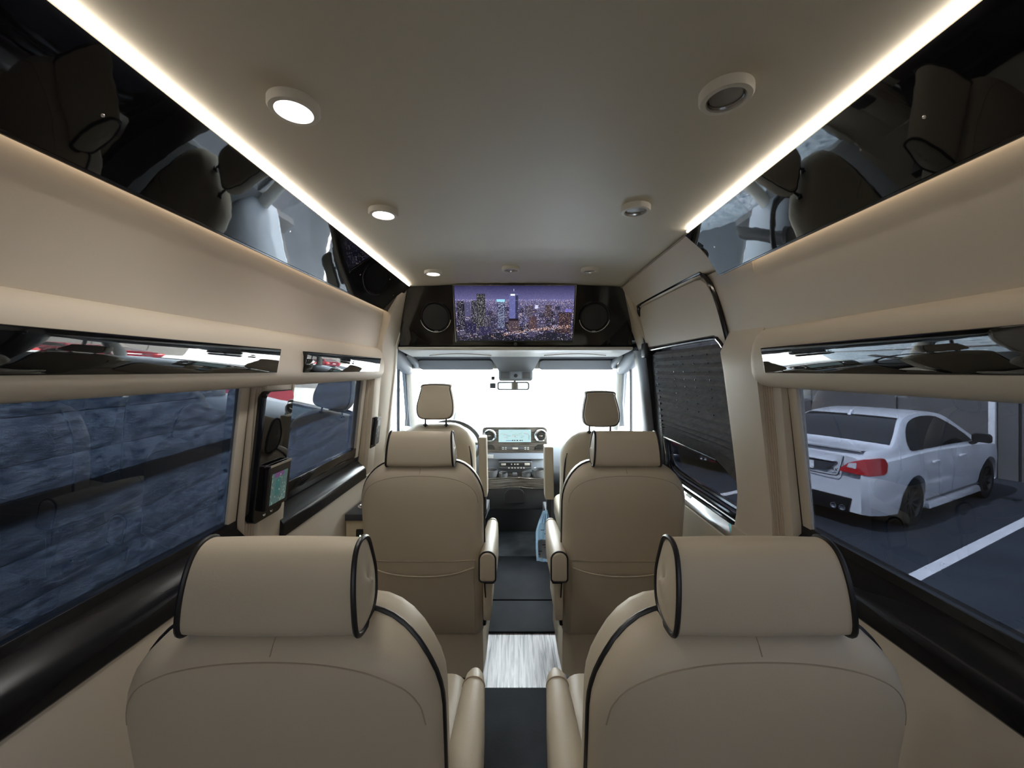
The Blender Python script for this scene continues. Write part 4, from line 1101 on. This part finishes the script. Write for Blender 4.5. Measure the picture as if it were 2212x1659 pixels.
# clear plastic bag hanging by the passenger seat
g = []
for i in range(17):
    t = i / 16; z = 0.58 - 0.295 * t; row = []
    w = 0.016 + 0.040 * min(1, t * 2.4)
    for j in range(9):
        u = j / 8 - 0.5
        row.append((0.180 + 2 * w * u * 0.9 - 0.006 * math.sin(3 * t), 2.27 + 0.010 * math.sin(11 * t + 4 * u) + 0.006 * math.sin(23 * u + 9 * t), z))
    g.append(row)
bg = empty('plastic_bag'); tag(bg, 'clear bluish plastic bag with print hanging beside the passenger seat', 'bag')
MB().sheet(g, (0, 0.012, 0)).build('film', 'plastic_bag', bg)
MB().sheet([[(p[0], p[1] - 0.001, p[2]) for p in r[1:8]] for r in g[9:16]], (0, 0.0006, 0)).build('printed_panel', 'dash', bg)
rr_ = random.Random(3)
for k in range(9):
    i = rr_.randint(4, 14); j = rr_.randint(1, 5); p = g[i][j]
    MB().box((p[0], p[1] - 0.005, p[2]), (p[0] + rr_.uniform(0.008, 0.03), p[1] - 0.003, p[2] + 0.004)).build('print_mark', 'plastic_darkgrey', bg)

# ================================================================== CEILING LIGHTS
def downlight(x, y, lit, lab):
    z = EYE + 0.505 + 0.012 * (1 - (x / 0.66) ** 2)
    o = empty('ceiling_light', (x, y, z)); tag(o, lab, 'light', 'round ceiling lights')
    f = lambda a, b, h: (a, b, -h)
    MB().lathe([(0.046, -0.004), (0.046, 0.012), (0.043, 0.0165), (0.034, 0.0170), (0.031, 0.011), (0.030, 0.004)], 48, f).build('ring', 'plastic_white', o)
    ln = MB().lathe([(0.031, 0.003), (0.028, 0.010), (0.001, 0.0105)], 40, f).build('lens', 'lamp_lit' if lit else 'lens_off', o)
    if not lit:
        MB().lathe([(0.029, 0.0095), (0.030, 0.0145), (0.0315, 0.0095)], 40, f, close=False).build('lens_rim', 'chrome', o)
    if lit:
        ld = bpy.data.lights.new('lamp', 'SPOT'); ld.energy = 5.0; ld.spot_size = math.radians(130); ld.spot_blend = 0.8
        ld.color = (1, 0.96, 0.9); ld.shadow_soft_size = 0.03
        lo = bpy.data.objects.new('lamp', ld); COL.objects.link(lo); lo.parent = o; lo.location = (0, 0, -0.03)
    return o
downlight(-0.424, 0.739, True, 'lit round ceiling light nearest the viewer on the left')
downlight(-0.421, 1.233, True, 'lit round ceiling light second along the left side')
downlight(-0.421, 1.988, True, 'small lit round ceiling light near the left end of the television')
downlight(0.388, 0.707, False, 'unlit round ceiling light nearest the viewer on the right')
downlight(0.379, 1.208, False, 'unlit round ceiling light second along the right side')
downlight(0.380, 1.945, False, 'unlit round ceiling light near the right end of the television')
downlight(-0.020, 1.935, False, 'unlit round ceiling light centred above the television')

# ================================================================== LEFT WALL FITTINGS
def wall_fn(off):      # (u=y, v=z, d) on the left pillar, d outwards into the cabin
    return lambda u, v, d: (-(xw(v) - off) + d, u, v)
cp = empty('charging_panel'); tag(cp, 'tall glossy black wall panel with a small touch screen on the left pillar', 'panel')
pf = wall_fn(0.040)
poly = rrect(0.073, 0.206, 0.022, 6, 1.247, EYE - 0.270)
MB().prism(poly, pf, -0.004, 0.022, 0.003).build('backplate', 'gloss_black', cp)
MB().prism(rrect(0.056, 0.072, 0.004, 4, 1.260, EYE - 0.372), pf, 0.022, 0.040, 0.002).build('screen_module', 'rubber_shiny', cp)
MB().hexa([pf(1.204, EYE - 0.307, 0.022), pf(1.316, EYE - 0.307, 0.022), pf(1.316, EYE - 0.307, 0.041), pf(1.204, EYE - 0.307, 0.041), pf(1.204, EYE - 0.300, 0.022), pf(1.316, EYE - 0.300, 0.022), pf(1.316, EYE - 0.300, 0.041), pf(1.204, EYE - 0.300, 0.041)]).build('module_edge', 'chrome', cp)
def touch():
    w, h = 40, 40; rs = np.random.RandomState(4); im = np.zeros((h, w, 3))
    for i in range(h):
        for j in range(w):
            im[i, j] = srgb(88, 128, 122) * (0.7 + 0.3 * rs.rand())
    im[:6, 6:30] = srgb(120, 60, 130)
    im[8:30, 10:22] = srgb(40, 120, 115)
    for _ in range(30):
        i, j = rs.randint(h), rs.randint(w); im[i:i + 2, j:j + 1] = srgb(170, 190, 150)
    im[20:, 26:] *= 1.2
    return (im * 0.65 + im.mean(axis=2, keepdims=True) * 0.35) * 0.6
pixel_sheet('touch_screen', touch(), lambda u, v: pf(1.216 + 0.084 * u, EYE - 0.430 + 0.100 * v, 0.0408), cp)
for y in (1.225, 1.262):
    MB().lathe([(0.005, 0), (0.004, 0.003), (0.001, 0.004)], 10, lambda a, b, h, y=y: pf(y + a, EYE - 0.460 + b, 0.022 + h)).build('button', 'chrome', cp)
rc = empty('wall_remote'); tag(rc, 'small black remote control in a holder on the left door post', 'remote control')
pf2 = wall_fn(0.050)
MB().prism(rrect(0.038, 0.085, 0.006, 4, 2.150, EYE - 0.345), pf2, 0.0, 0.016, 0.002).build('holder', 'rubber_shiny', rc)
MB().prism(rrect(0.032, 0.076, 0.008, 4, 2.155, EYE - 0.338), pf2, 0.016, 0.032, 0.003).build('remote', 'plastic_darkgrey', rc)
MB().prism(rrect(0.020, 0.016, 0.003, 3, 2.155, EYE - 0.295), pf2, 0.032, 0.0335).build('display', 'plastic_grey', rc)
for k in range(2):
    MB().prism(rrect(0.018, 0.010, 0.003, 3, 2.155, EYE - 0.335 - 0.03 * k), pf2, 0.032, 0.0335).build('button', 'plastic_midgrey', rc)

cbx = empty('side_cabinet'); tag(cbx, 'low cream cabinet with black top and cup holder beside the left wall', 'cabinet')
MB().box((-0.785, 1.785, 0.02), (-0.672, 2.18, 0.715), 0.006).build('body', 'cabinet', cbx)
MB().box((-0.785, 1.775, 0.715), (-0.668, 2.185, 0.745), 0.003).build('top', 'plastic_darkgrey', cbx)
cu = MB().lathe([(0.044, 0.0), (0.044, 0.004), (0.037, 0.006), (0.034, 0.002)], 36, lambda a, b, h: (-0.722 + a, 1.885 + b, 0.745 + h)).build('cup_holder', 'chrome', cbx)
MB().lathe([(0.034, 0.0), (0.033, 0.0035), (0.001, 0.0035)], 30, lambda a, b, h: (-0.722 + a, 1.885 + b, 0.745 + h)).build('cup_well', 'plastic_black', cu)
sk_ = MB().box((-0.735, 1.775, 0.59), (-0.685, 1.787, 0.675), 0.006).build('power_socket', 'plastic_black', cbx)
MB().lathe([(0.004, 0), (0.003, 0.002), (0.001, 0.0022)], 10, lambda a, b, h: (-0.713 + a, 1.775 - h, 0.646 + b)).build('pilot_light', 'dot_lit', sk_)

# ================================================================== OUTSIDE
gr = MB().box((-30, -14, GROUND - 0.2), (30, 11.5, GROUND)).build('ground', 'asphalt')
struct(gr, 'dark asphalt of the parking lot', 'ground')
gc = MB().box((-60, 11.5, GROUND - 0.2), (60, 70, GROUND - 0.005)).build('ground', 'concrete_pale')  # pale ground added ahead so the windscreen view stays white
struct(gc, 'pale concrete ground added in front of the van to whiten the windscreen view', 'ground')
FWD = Vector((0.903, 0.430, 0)); LEFT = Vector((-0.430, 0.903, 0))
for px, py, t0, t1, lab in ((3.93, 3.85, 0.0, 5.4, 'white parking line beside the white car'), (3.57, 6.54, -0.9, 4.6, 'white parking line beyond the white car'), (2.45, 8.89, -0.6, 4.6, 'white parking line farthest ahead on the right')):
    p = Vector((px, py, 0)); a = p + FWD * t0; b = p + FWD * t1; h = LEFT * 0.055
    mb = MB(); q = [a - h, b - h, b + h, a + h]
    mb.add([(v.x, v.y, GROUND - 0.002) for v in q] + [(v.x, v.y, GROUND + 0.004) for v in q], [[3, 2, 1, 0], [4, 5, 6, 7], [0, 1, 5, 4], [1, 2, 6, 5], [2, 3, 7, 6], [3, 0, 4, 7]])
    tag(mb.build('parking_line', 'road_paint', smooth=False), lab, 'parking line', 'painted parking lines')
# block wall on the left, laid in rough courses
bw = struct(empty('wall_block'), 'rough blue grey split-face block wall outside the left windows', 'wall')
def wl_pt(y, d=0.0): return Vector((-2.2 - 0.13 * y + d, y, 0))
rs = random.Random(11)
core = MB(); core.hexa([(-2.2 + 0.5 - 0.0 - 0.35, -4, GROUND), (-2.2 + 0.5 - 0.55, -4, GROUND), (-2.2 - 0.13 * 13 - 0.25, 13, GROUND), (-2.2 - 0.13 * 13 - 0.05, 13, GROUND),
                        (-2.2 + 0.5 - 0.35, -4, 4.4), (-2.2 + 0.5 - 0.55, -4, 4.4), (-2.2 - 0.13 * 13 - 0.25, 13, 4.4), (-2.2 - 0.13 * 13 - 0.05, 13, 4.4)])
core.build('mortar', 'block', bw, smooth=False)
ch = 0.235
for k in range(21):
    z0 = GROUND + k * ch; g = []
    for i in range(4):
        row = []
        for j in range(120):
            y = -4 + 17 * j / 119
            d = rs.uniform(0.0, 0.03) if 0 < i < 3 else 0.0
            p = wl_pt(y, d)
            row.append((p.x, p.y, z0 + 0.0015 + (ch - 0.003) * i / 3))
        g.append(row)
    MB().sheet(g, (-0.12, 0, 0)).build('block_course', 'block', bw)
zr = 0.735
rl = MB(); rl.hexa([tuple(wl_pt(-4, 0.05) + Vector((0, 0, zr - 0.045))), tuple(wl_pt(13, 0.05) + Vector((0, 0, zr - 0.045))), tuple(wl_pt(13, -0.02) + Vector((0, 0, zr - 0.045))), tuple(wl_pt(-4, -0.02) + Vector((0, 0, zr - 0.045))),
                    tuple(wl_pt(-4, 0.05) + Vector((0, 0, zr + 0.045))), tuple(wl_pt(13, 0.05) + Vector((0, 0, zr + 0.045))), tuple(wl_pt(13, -0.02) + Vector((0, 0, zr + 0.045))), tuple(wl_pt(-4, -0.02) + Vector((0, 0, zr + 0.045)))])
tag(rl.build('wall_rail', 'rail_dark', smooth=False), 'long black rail fixed along the rough block wall', 'rail')
# tilt-up wall that the cars face
pw = struct(empty('wall_concrete'), 'dark concrete panel wall behind the parked cars', 'wall')
P0 = Vector((9.45, 7.5, 0)); 
def pwp(t, d, z): 
    v = P0 + LEFT * t + FWD * d; return (v.x, v.y, z)
mb = MB(); mb.hexa([pwp(-9, 0.03, GROUND), pwp(-9, 0.3, GROUND), pwp(8.5, 0.3, GROUND), pwp(8.5, 0.03, GROUND), pwp(-9, 0.03, 5.0), pwp(-9, 0.3, 5.0), pwp(8.5, 0.3, 5.0), pwp(8.5, 0.03, 5.0)])
mb.build('backing', 'panel_wall_joint', pw, smooth=False)
for k in range(10):
    a = -9 + 1.75 * k + 0.02; b = a + 1.71
    MB().hexa([pwp(a, 0, GROUND), pwp(a, 0.1, GROUND), pwp(b, 0.1, GROUND), pwp(b, 0, GROUND), pwp(a, 0, 5.0), pwp(a, 0.1, 5.0), pwp(b, 0.1, 5.0), pwp(b, 0, 5.0)]).build('wall_panel', 'panel_wall', pw, smooth=False)
dp = MB(); dp.hexa([pwp(0.03, -0.11, GROUND), pwp(0.03, -0.01, GROUND), pwp(0.12, -0.01, GROUND), pwp(0.12, -0.11, GROUND), pwp(0.03, -0.11, 1.02), pwp(0.03, -0.01, 1.02), pwp(0.12, -0.01, 1.02), pwp(0.12, -0.11, 1.02)], 0.01)
tag(dp.build('pale_upright', 'white_building'), 'pale upright strip on the concrete wall past the car bonnet', 'wall_strip')  # pale upright strip standing just off the concrete wall
# made-up white block far ahead, added to keep the windscreen view bright
fb = struct(empty('added_building'), 'made-up white block far ahead, added to brighten the windscreen view', 'added_building')
MB().box((-26, 30, GROUND), (30, 34, 6.0)).build('facade', 'white_building', fb, smooth=False)
MB().box((-26.3, 29.7, 6.0), (30.3, 34.3, 6.4)).build('roof_edge', 'white_building', fb, smooth=False)

# the van's own bonnet, just outside the windscreen
bn = MB()
bn.loft([[(x, y, z) for x in (-0.86, -0.5, 0.0, 0.5, 0.86) for z in ()] or [(-0.88, y, z - 0.08), (-0.55, y, z), (0.0, y, z + 0.02), (0.55, y, z), (0.88, y, z - 0.08), (0.88, y, -0.3), (-0.88, y, -0.3)] for y, z in ((3.92, 0.70), (4.2, 0.64), (4.5, 0.52), (4.7, 0.36), (4.78, 0.05))])
struct(bn.build('bonnet', 'car_white'), 'white bonnet of the van below the windscreen', 'bonnet')

# ------------------------------------------------------------------ parked cars
ZT = [(0.0, 0.97), (0.05, 1.035), (0.12, 1.052), (0.30, 1.055), (0.55, 1.075), (0.70, 1.12), (1.0, 1.275), (1.28, 1.395), (1.5, 1.445), (1.8, 1.472), (2.1, 1.478), (2.45, 1.46), (2.75, 1.405), (3.1, 1.22), (3.42, 1.03), (3.52, 0.99), (3.9, 0.955), (4.2, 0.90), (4.42, 0.80), (4.55, 0.68), (4.59, 0.60)]
WX = [(0.0, 0.70), (0.04, 0.765), (0.10, 0.81), (0.2, 0.845), (0.4, 0.878), (0.7, 0.895), (0.95, 0.90), (1.4, 0.885), (2.3, 0.88), (3.2, 0.885), (3.6, 0.90), (4.0, 0.88), (4.3, 0.80), (4.45, 0.72), (4.55, 0.60), (4.59, 0.52)]
BELT = [(0.0, 0.90), (0.3, 0.925), (1.0, 0.955), (2.0, 0.945), (3.2, 0.915), (3.6, 0.90), (4.1, 0.85), (4.45, 0.72), (4.59, 0.54)]
SH = [(0.18, 0.93), (0.30, 0.965), (0.45, 0.985), (0.60, 1.0), (0.74, 1.0), (0.84, 0.985), (0.95, 0.955)]
AX = (0.96, 3.61); WR = 0.325
def zbot(x):
    z = 0.21 + 0.02 * math.cos(x * 2)
    for a in AX:
        d = abs(x - a)
        if d < 0.385: z = max(z, 0.31 + math.sqrt(0.385 ** 2 - d * d))
    return z
def belt(x): return min(interp(BELT, x), sinterp(ZT, x) - 0.05)
def yside(x, z):
    b = belt(x) + 0.02
    return interp(WX, x) * 0.915 - 0.40 * max(0, z - b) - 0.10 * max(0, z - b) ** 2
def xdef(x, z):
    f = max(0.0, 1 - x / 0.7)
    return x + f * (0.14 * max(0, min(1, (z - 0.74) / 0.34)) ** 1.3 + 0.10 * max(0, (0.50 - z) / 0.3) - 0.02)
def car(name, paint):
    root = empty(name)
    xs = [0.0, 0.015, 0.04, 0.08, 0.14, 0.22, 0.32, 0.44, 0.54] + [0.575 + 0.77 * k / 22 for k in range(23)] + [1.40 + (3.19 - 1.40) * k / 26 for k in range(27)] + [3.225 + 0.77 * k / 22 for k in range(23)] + [4.05, 4.15, 4.25, 4.35, 4.43, 4.5, 4.55, 4.58, 4.59]
    rings = []
    for x in xs:
        W_ = sinterp(WX, x) if x > 0.3 else interp(WX, x); zb = zbot(x); bz = belt(x); zt = sinterp(ZT, x)
        half = []
        half.append((0.35, max(zb, 0.22) if x > 0.5 else 0.24))
        half.append((W_ * interp(SH, zb) - 0.10, zb))
        for k in range(9):
            z = zb + (bz - zb) * k / 8
            half.append((W_ * interp(SH, z), z))
        half.append((W_ * 0.93, bz + 0.012))
        z0 = bz + 0.02; z1 = max(zt - 0.045, z0 + 0.004)
        for k in range(4):
            z = z0 + (z1 - z0) * k / 3
            half.append((yside(x, z), z))
        ye = yside(x, z1)
        half.append((ye - 0.022, zt - 0.020)); half.append((ye - 0.075, zt - 0.007)); half.append((ye * 0.5, zt)); 
        full = half + [(0.0, zt + 0.004)] + [(-y, z) for y, z in half[::-1]]
        rings.append([(xdef(x, z), -y, z) for y, z in full])
    MB().loft(rings).build('body', paint, root, angle=32)
    # wheel wells (dark liners)
    for a in AX:
        MB().lathe([(0.37, -0.62), (0.378, 0.62)], 24, lambda p, q, h, a=a: (a + p, h, 0.33 + q)).build('wheel_liner', 'tyre', root)
    # glass
    def patch(outline, fn, d, nm, m, parent=root):
        return MB().prism(outline, fn, -0.012, d).build(nm, m, parent)
    so = spline([(1.08, 1.00), (1.03, 1.06), (1.07, 1.14), (1.22, 1.26), (1.45, 1.355), (1.75, 1.405), (2.1, 1.412), (2.45, 1.38), (2.8, 1.25), (3.08, 1.09), (3.19, 1.01), (3.15, 0.975), (2.4, 0.985), (1.5, 0.99)], 6)
    for s in (1, -1):
        sw_ = patch(so, lambda u, v, d, s=s: (u, s * (yside(u, v) + d), v), 0.005, 'side_window', 'car_glass')
    def top_patch(x0, x1, k0, k1, nm):
        g = []
        for i in range(11):
            x = x0 + (x1 - x0) * i / 10; row = []
            zt = sinterp(ZT, x); ye = yside(x, max(zt - 0.045, belt(x) + 0.024)) - 0.055
            kk = k0 + (k1 - k0) * i / 10
            for j in range(13):
                y = ye * kk * (-1 + 2 * j / 12)
                row.append((xdef(x, zt), y, zt + 0.010 - 0.012 * abs(y / ye) ** 3))
            g.append(row)
        MB().sheet(g, (0, 0, -0.012)).build(nm, 'car_glass', root)
    top_patch(0.66, 1.33, 1.0, 0.97, 'rear_window'); top_patch(2.80, 3.42, 0.98, 1.0, 'windscreen')
    # tail lamps wrapping the rear corner
    for s in (1, -1):
        path = [(0.28, 0.0), (0.255, 0), (0.22, 0), (0.18, 0), (0.12, 0), (0.08, 0), (0.04, 0), (0.015, 0)]
        pts = [(x, interp(WX, x)) for x, _ in path] + [(0.0, 0.66), (0.0, 0.56), (0.0, 0.47)]
        zlo = [0.885, 0.82, 0.785, 0.775, 0.77, 0.768, 0.766, 0.766, 0.766, 0.768, 0.772]; zhi = [0.915, 0.950, 0.972, 0.978, 0.978, 0.972, 0.965, 0.955, 0.93, 0.885, 0.80]
        g = []
        for (x, y), a, b in zip(pts, zlo, zhi):
            row = []
            for k in range(6):
                z = a + (b - a) * k / 5; f = interp(SH, z)
                nx_ = -0.012 if x < 0.1 else 0.0; ny_ = 0.012 if x > 0.02 else 0.004
                row.append((xdef(x, z) + nx_, s * (y * f + ny_), z))
            g.append(row)
        tl = MB().sheet(g, (0.012, -0.010 * s, 0)).build('tail_lamp', 'tail_red', root)
        MB().hexa([(xdef(0, .84) - 0.020, s * 0.54, 0.835), (xdef(0, .84) - 0.020, s * 0.64, 0.83), (xdef(0, .84) + 0.0, s * 0.64, 0.83), (xdef(0, .84) + 0.0, s * 0.54, 0.835),
                   (xdef(0, .89) - 0.022, s * 0.56, 0.89), (xdef(0, .89) - 0.022, s * 0.64, 0.90), (xdef(0, .89), s * 0.64, 0.90), (xdef(0, .89), s * 0.56, 0.89)]).build('reversing_lens', 'tail_clear', tl)
    # boot lid details
    x_ = xdef(0, 0.82)
    MB().hexa([(x_ - 0.012, -0.30, 0.74), (x_ - 0.012, 0.30, 0.74), (x_ + 0.02, 0.30, 0.74), (x_ + 0.02, -0.30, 0.74), (x_ + 0.005, -0.42, 0.875), (x_ + 0.005, 0.42, 0.875), (x_ + 0.03, 0.42, 0.875), (x_ + 0.03, -0.42, 0.875)]).build('plate_recess', 'plastic_darkgrey', root)
    MB().hexa([(x_ - 0.020, -0.16, 0.735), (x_ - 0.020, 0.15, 0.735), (x_ + 0.0, 0.15, 0.735), (x_ + 0.0, -0.16, 0.735), (x_ - 0.010, -0.16, 0.84), (x_ - 0.010, 0.15, 0.84), (x_ + 0.01, 0.15, 0.84), (x_ + 0.01, -0.16, 0.84)]).build('number_plate', 'sticker', root)
    MB().box((x_ - 0.020, -0.40, 0.872), (x_ + 0.03, 0.40, 0.892), 0.006).build('boot_garnish', paint, root)
    g = []
    for i, (dx_, z) in enumerate(((0.20, 1.050), (0.10, 1.066), (0.03, 1.070), (0.035, 1.052), (0.13, 1.030))):
        g.append([(dx_ + 0.05 * (abs(t) ** 3), t * 0.66, z - 0.012 * abs(t) ** 4) for t in [-1 + 2 * j / 14 for j in range(15)]])
    MB().loft(g, closed=False).build('spoiler', paint, root)
    MB().tube([(xdef(0, z) - 0.004, y, z) for y, z in spline([(0.48, 0.955), (0.47, 0.80), (0.45, 0.72), (0.38, 0.692), (0.0, 0.69), (-0.38, 0.692), (-0.45, 0.72), (-0.47, 0.80), (-0.48, 0.955)], 5, False)], 0.006, 6).build('boot_gap', 'plastic_black', root)
    MB().hexa([(xdef(0, 0.2) - 0.03, -0.52, 0.20), (xdef(0, 0.2) - 0.03, 0.52, 0.20), (0.30, 0.52, 0.20), (0.30, -0.52, 0.20), (xdef(0, 0.42) - 0.012, -0.60, 0.43), (xdef(0, 0.42) - 0.012, 0.60, 0.43), (0.30, 0.60, 0.43), (0.30, -0.60, 0.43)], 0.02).build('diffuser', 'plastic_black', root)
    for y in (-0.48, -0.38, 0.38, 0.48):
        MB().lathe([(0.036, -0.06), (0.038, 0.05), (0.030, 0.05), (0.030, 0.03)], 18, lambda p, q, h, y=y: (0.06 - h, y + p, 0.275 + q)).build('exhaust_tip', 'chrome', root)
    MB().prism([(1.28, 1.40), (1.46, 1.435), (1.42, 1.485), (1.37, 1.488), (1.30, 1.43)], lambda u, v, d: (u, d, v), -0.02, 0.02, 0.004).build('roof_fin', paint, root)
    for s in (1, -1):
        # sills, handles, mirror, shut lines
        MB().hexa([(1.36, s * 0.80, 0.17), (3.22, s * 0.80, 0.17), (3.22, s * 0.90, 0.18), (1.36, s * 0.90, 0.18), (1.36, s * 0.80, 0.28), (3.22, s * 0.80, 0.28), (3.22, s * 0.885, 0.27), (1.36, s * 0.885, 0.27)], 0.015).build('side_skirt', paint, root)
        MB().tube([(1.36 + 1.86 * k / 6, s * 0.864, 0.30) for k in range(7)], 0.010, 6).build('skirt_gap', 'plastic_midgrey', root)
        for hx in (1.48, 2.42):
            yy = interp(WX, hx)
            MB().box((hx, s * (yy - 0.005), 0.805), (hx + 0.20, s * (yy + 0.028), 0.84), 0.012, 3).build('door_handle', paint, root)
        MB().tube([(2.24, s * (interp(WX, 2.24) * interp(SH, z) - 0.001), z) for z in (0.32, 0.5, 0.65, 0.8, 0.94)], 0.004, 6).build('door_gap', 'plastic_black', root)
        MB().tube([(x, s * (interp(WX, x) * interp(SH, z) - 0.001), z) for x, z in ((1.46, 0.36), (1.40, 0.55), (1.33, 0.70), (1.22, 0.80), (1.16, 0.94))], 0.004, 6).build('door_gap', 'plastic_black', root)
        MB().tube([(x, s * (interp(WX, x) * interp(SH, z) - 0.001), z) for x, z in ((3.20, 0.32), (3.17, 0.5), (3.16, 0.7), (3.20, 0.92))], 0.004, 6).build('door_gap', 'plastic_black', root)
        MB().loft([[(3.00 + 0.15 * t, s * (0.955 + a - 0.01 * t), 1.055 + b) for a, b in rrect(0.105 * q, 0.072 * q, 0.055 * q, 6, 0, 0, 0.03 * q)] for t, q in ((0, 0.86), (0.08, 1.0), (0.5, 0.96), (0.8, 0.75), (1.0, 0.35))]).build('door_mirror', 'plastic_black', root)
        MB().tube([(3.10, s * 0.80, 0.94), (3.08, s * 0.87, 0.97), (3.06, s * 0.91, 1.02)], 0.026, 8).build('mirror_stalk', 'plastic_black', root)
        for a in AX:
            f = lambda p, q, h, a=a, s=s: (a + p, s * (0.765 + h), WR + q)
            wh = MB().lathe([(0.205, -0.10), (0.29, -0.105), (0.318, -0.09), (WR, -0.05), (WR, 0.06), (0.318, 0.095), (0.29, 0.105), (0.225, 0.10), (0.215, 0.05), (0.215, -0.08)], 40, f).build('wheel', 'tyre', root)
            MB().lathe([(0.225, 0.098), (0.218, 0.102), (0.210, 0.09), (0.205, 0.0)], 36, f, close=False).build('rim', 'rim', wh)
            MB().lathe([(0.21, 0.01), (0.05, 0.02), (0.05, 0.07), (0.02, 0.075), (0.001, 0.075)], 24, f).build('hub', 'rim', wh)
            sp_ = MB()
            for k in range(10):
                an = 2 * math.pi * k / 10 + 0.15
                c, d = math.cos(an), math.sin(an)
                sp_.hexa([f(0.04 * c - 0.015 * d, 0.04 * d + 0.015 * c, 0.045), f(0.04 * c + 0.015 * d, 0.04 * d - 0.015 * c, 0.045), f(0.215 * c + 0.012 * d, 0.215 * d - 0.012 * c, 0.06), f(0.215 * c - 0.012 * d, 0.215 * d + 0.012 * c, 0.06),
                          f(0.04 * c - 0.013 * d, 0.04 * d + 0.013 * c, 0.07), f(0.04 * c + 0.013 * d, 0.04 * d - 0.013 * c, 0.07), f(0.215 * c + 0.010 * d, 0.215 * d - 0.010 * c, 0.09), f(0.215 * c - 0.010 * d, 0.215 * d + 0.010 * c, 0.09)])
            sp_.build('spokes', 'rim', wh, smooth=False)
    return root
ang = math.atan2(0.430, 0.903)
def emblem(root, text):
    cu = bpy.data.curves.new('emblem', 'FONT'); cu.body = text; cu.size = 0.055; cu.extrude = 0.003; cu.align_x = 'CENTER'; cu.shear = 0.2
    tmp = bpy.data.objects.new('emblem_tmp', cu); COL.objects.link(tmp)
    me = bpy.data.meshes.new_from_object(tmp.evaluated_get(bpy.context.evaluated_depsgraph_get()))
    bpy.data.objects.remove(tmp, do_unlink=True)
    me.materials.clear(); me.materials.append(MATS['plastic_black'])
    o = bpy.data.objects.new('emblem', me); COL.objects.link(o); o.parent = root
    x0 = xdef(0, 0.775)
    o.matrix_local = Matrix.Translation((x0 - 0.010, -0.38, 0.755)) @ Matrix(((0, 0, -1), (-1, 0, 0), (0, 1, 0))).to_4x4()
    return o
wc = car('sedan', 'car_white'); wc.location = (4.16, 5.575, GROUND); wc.rotation_euler = (0, 0, ang)
tag(wc, 'white sedan with red tail lamp parked outside the rear right window', 'car', 'parked cars')
mc = copy_tree(wc); mc.name = 'sedan'
for ch in mc.children:
    if ch.data.materials and ch.data.materials[0] == MATS['car_white']:
        ch.data = ch.data.copy(); ch.data.materials[0] = MATS['car_maroon']
v = Vector((4.207, 5.596, 0)) + LEFT * 2.75 + FWD * 0.8
mc.location = (v.x, v.y, GROUND)
tag(mc, 'maroon sedan parked on the far side of the white car', 'car', 'parked cars')
emblem(wc, 'WRX')

# ------------------------------------------------------------------ put each thing's Empty at its base
bpy.context.view_layer.update()
for o in list(COL.objects):
    if o.type == 'EMPTY' and o.parent is None and o.location.length < 1e-6 and o.children:
        pts = []
        def walk(c):
            if c.type == 'MESH': pts.extend([c.matrix_world @ Vector(b) for b in c.bound_box])
            for d in c.children: walk(d)
        walk(o)
        off = Vector(((min(p.x for p in pts) + max(p.x for p in pts)) / 2, (min(p.y for p in pts) + max(p.y for p in pts)) / 2, min(p.z for p in pts)))
        o.location = off
        for ch in o.children: ch.location = ch.location - off
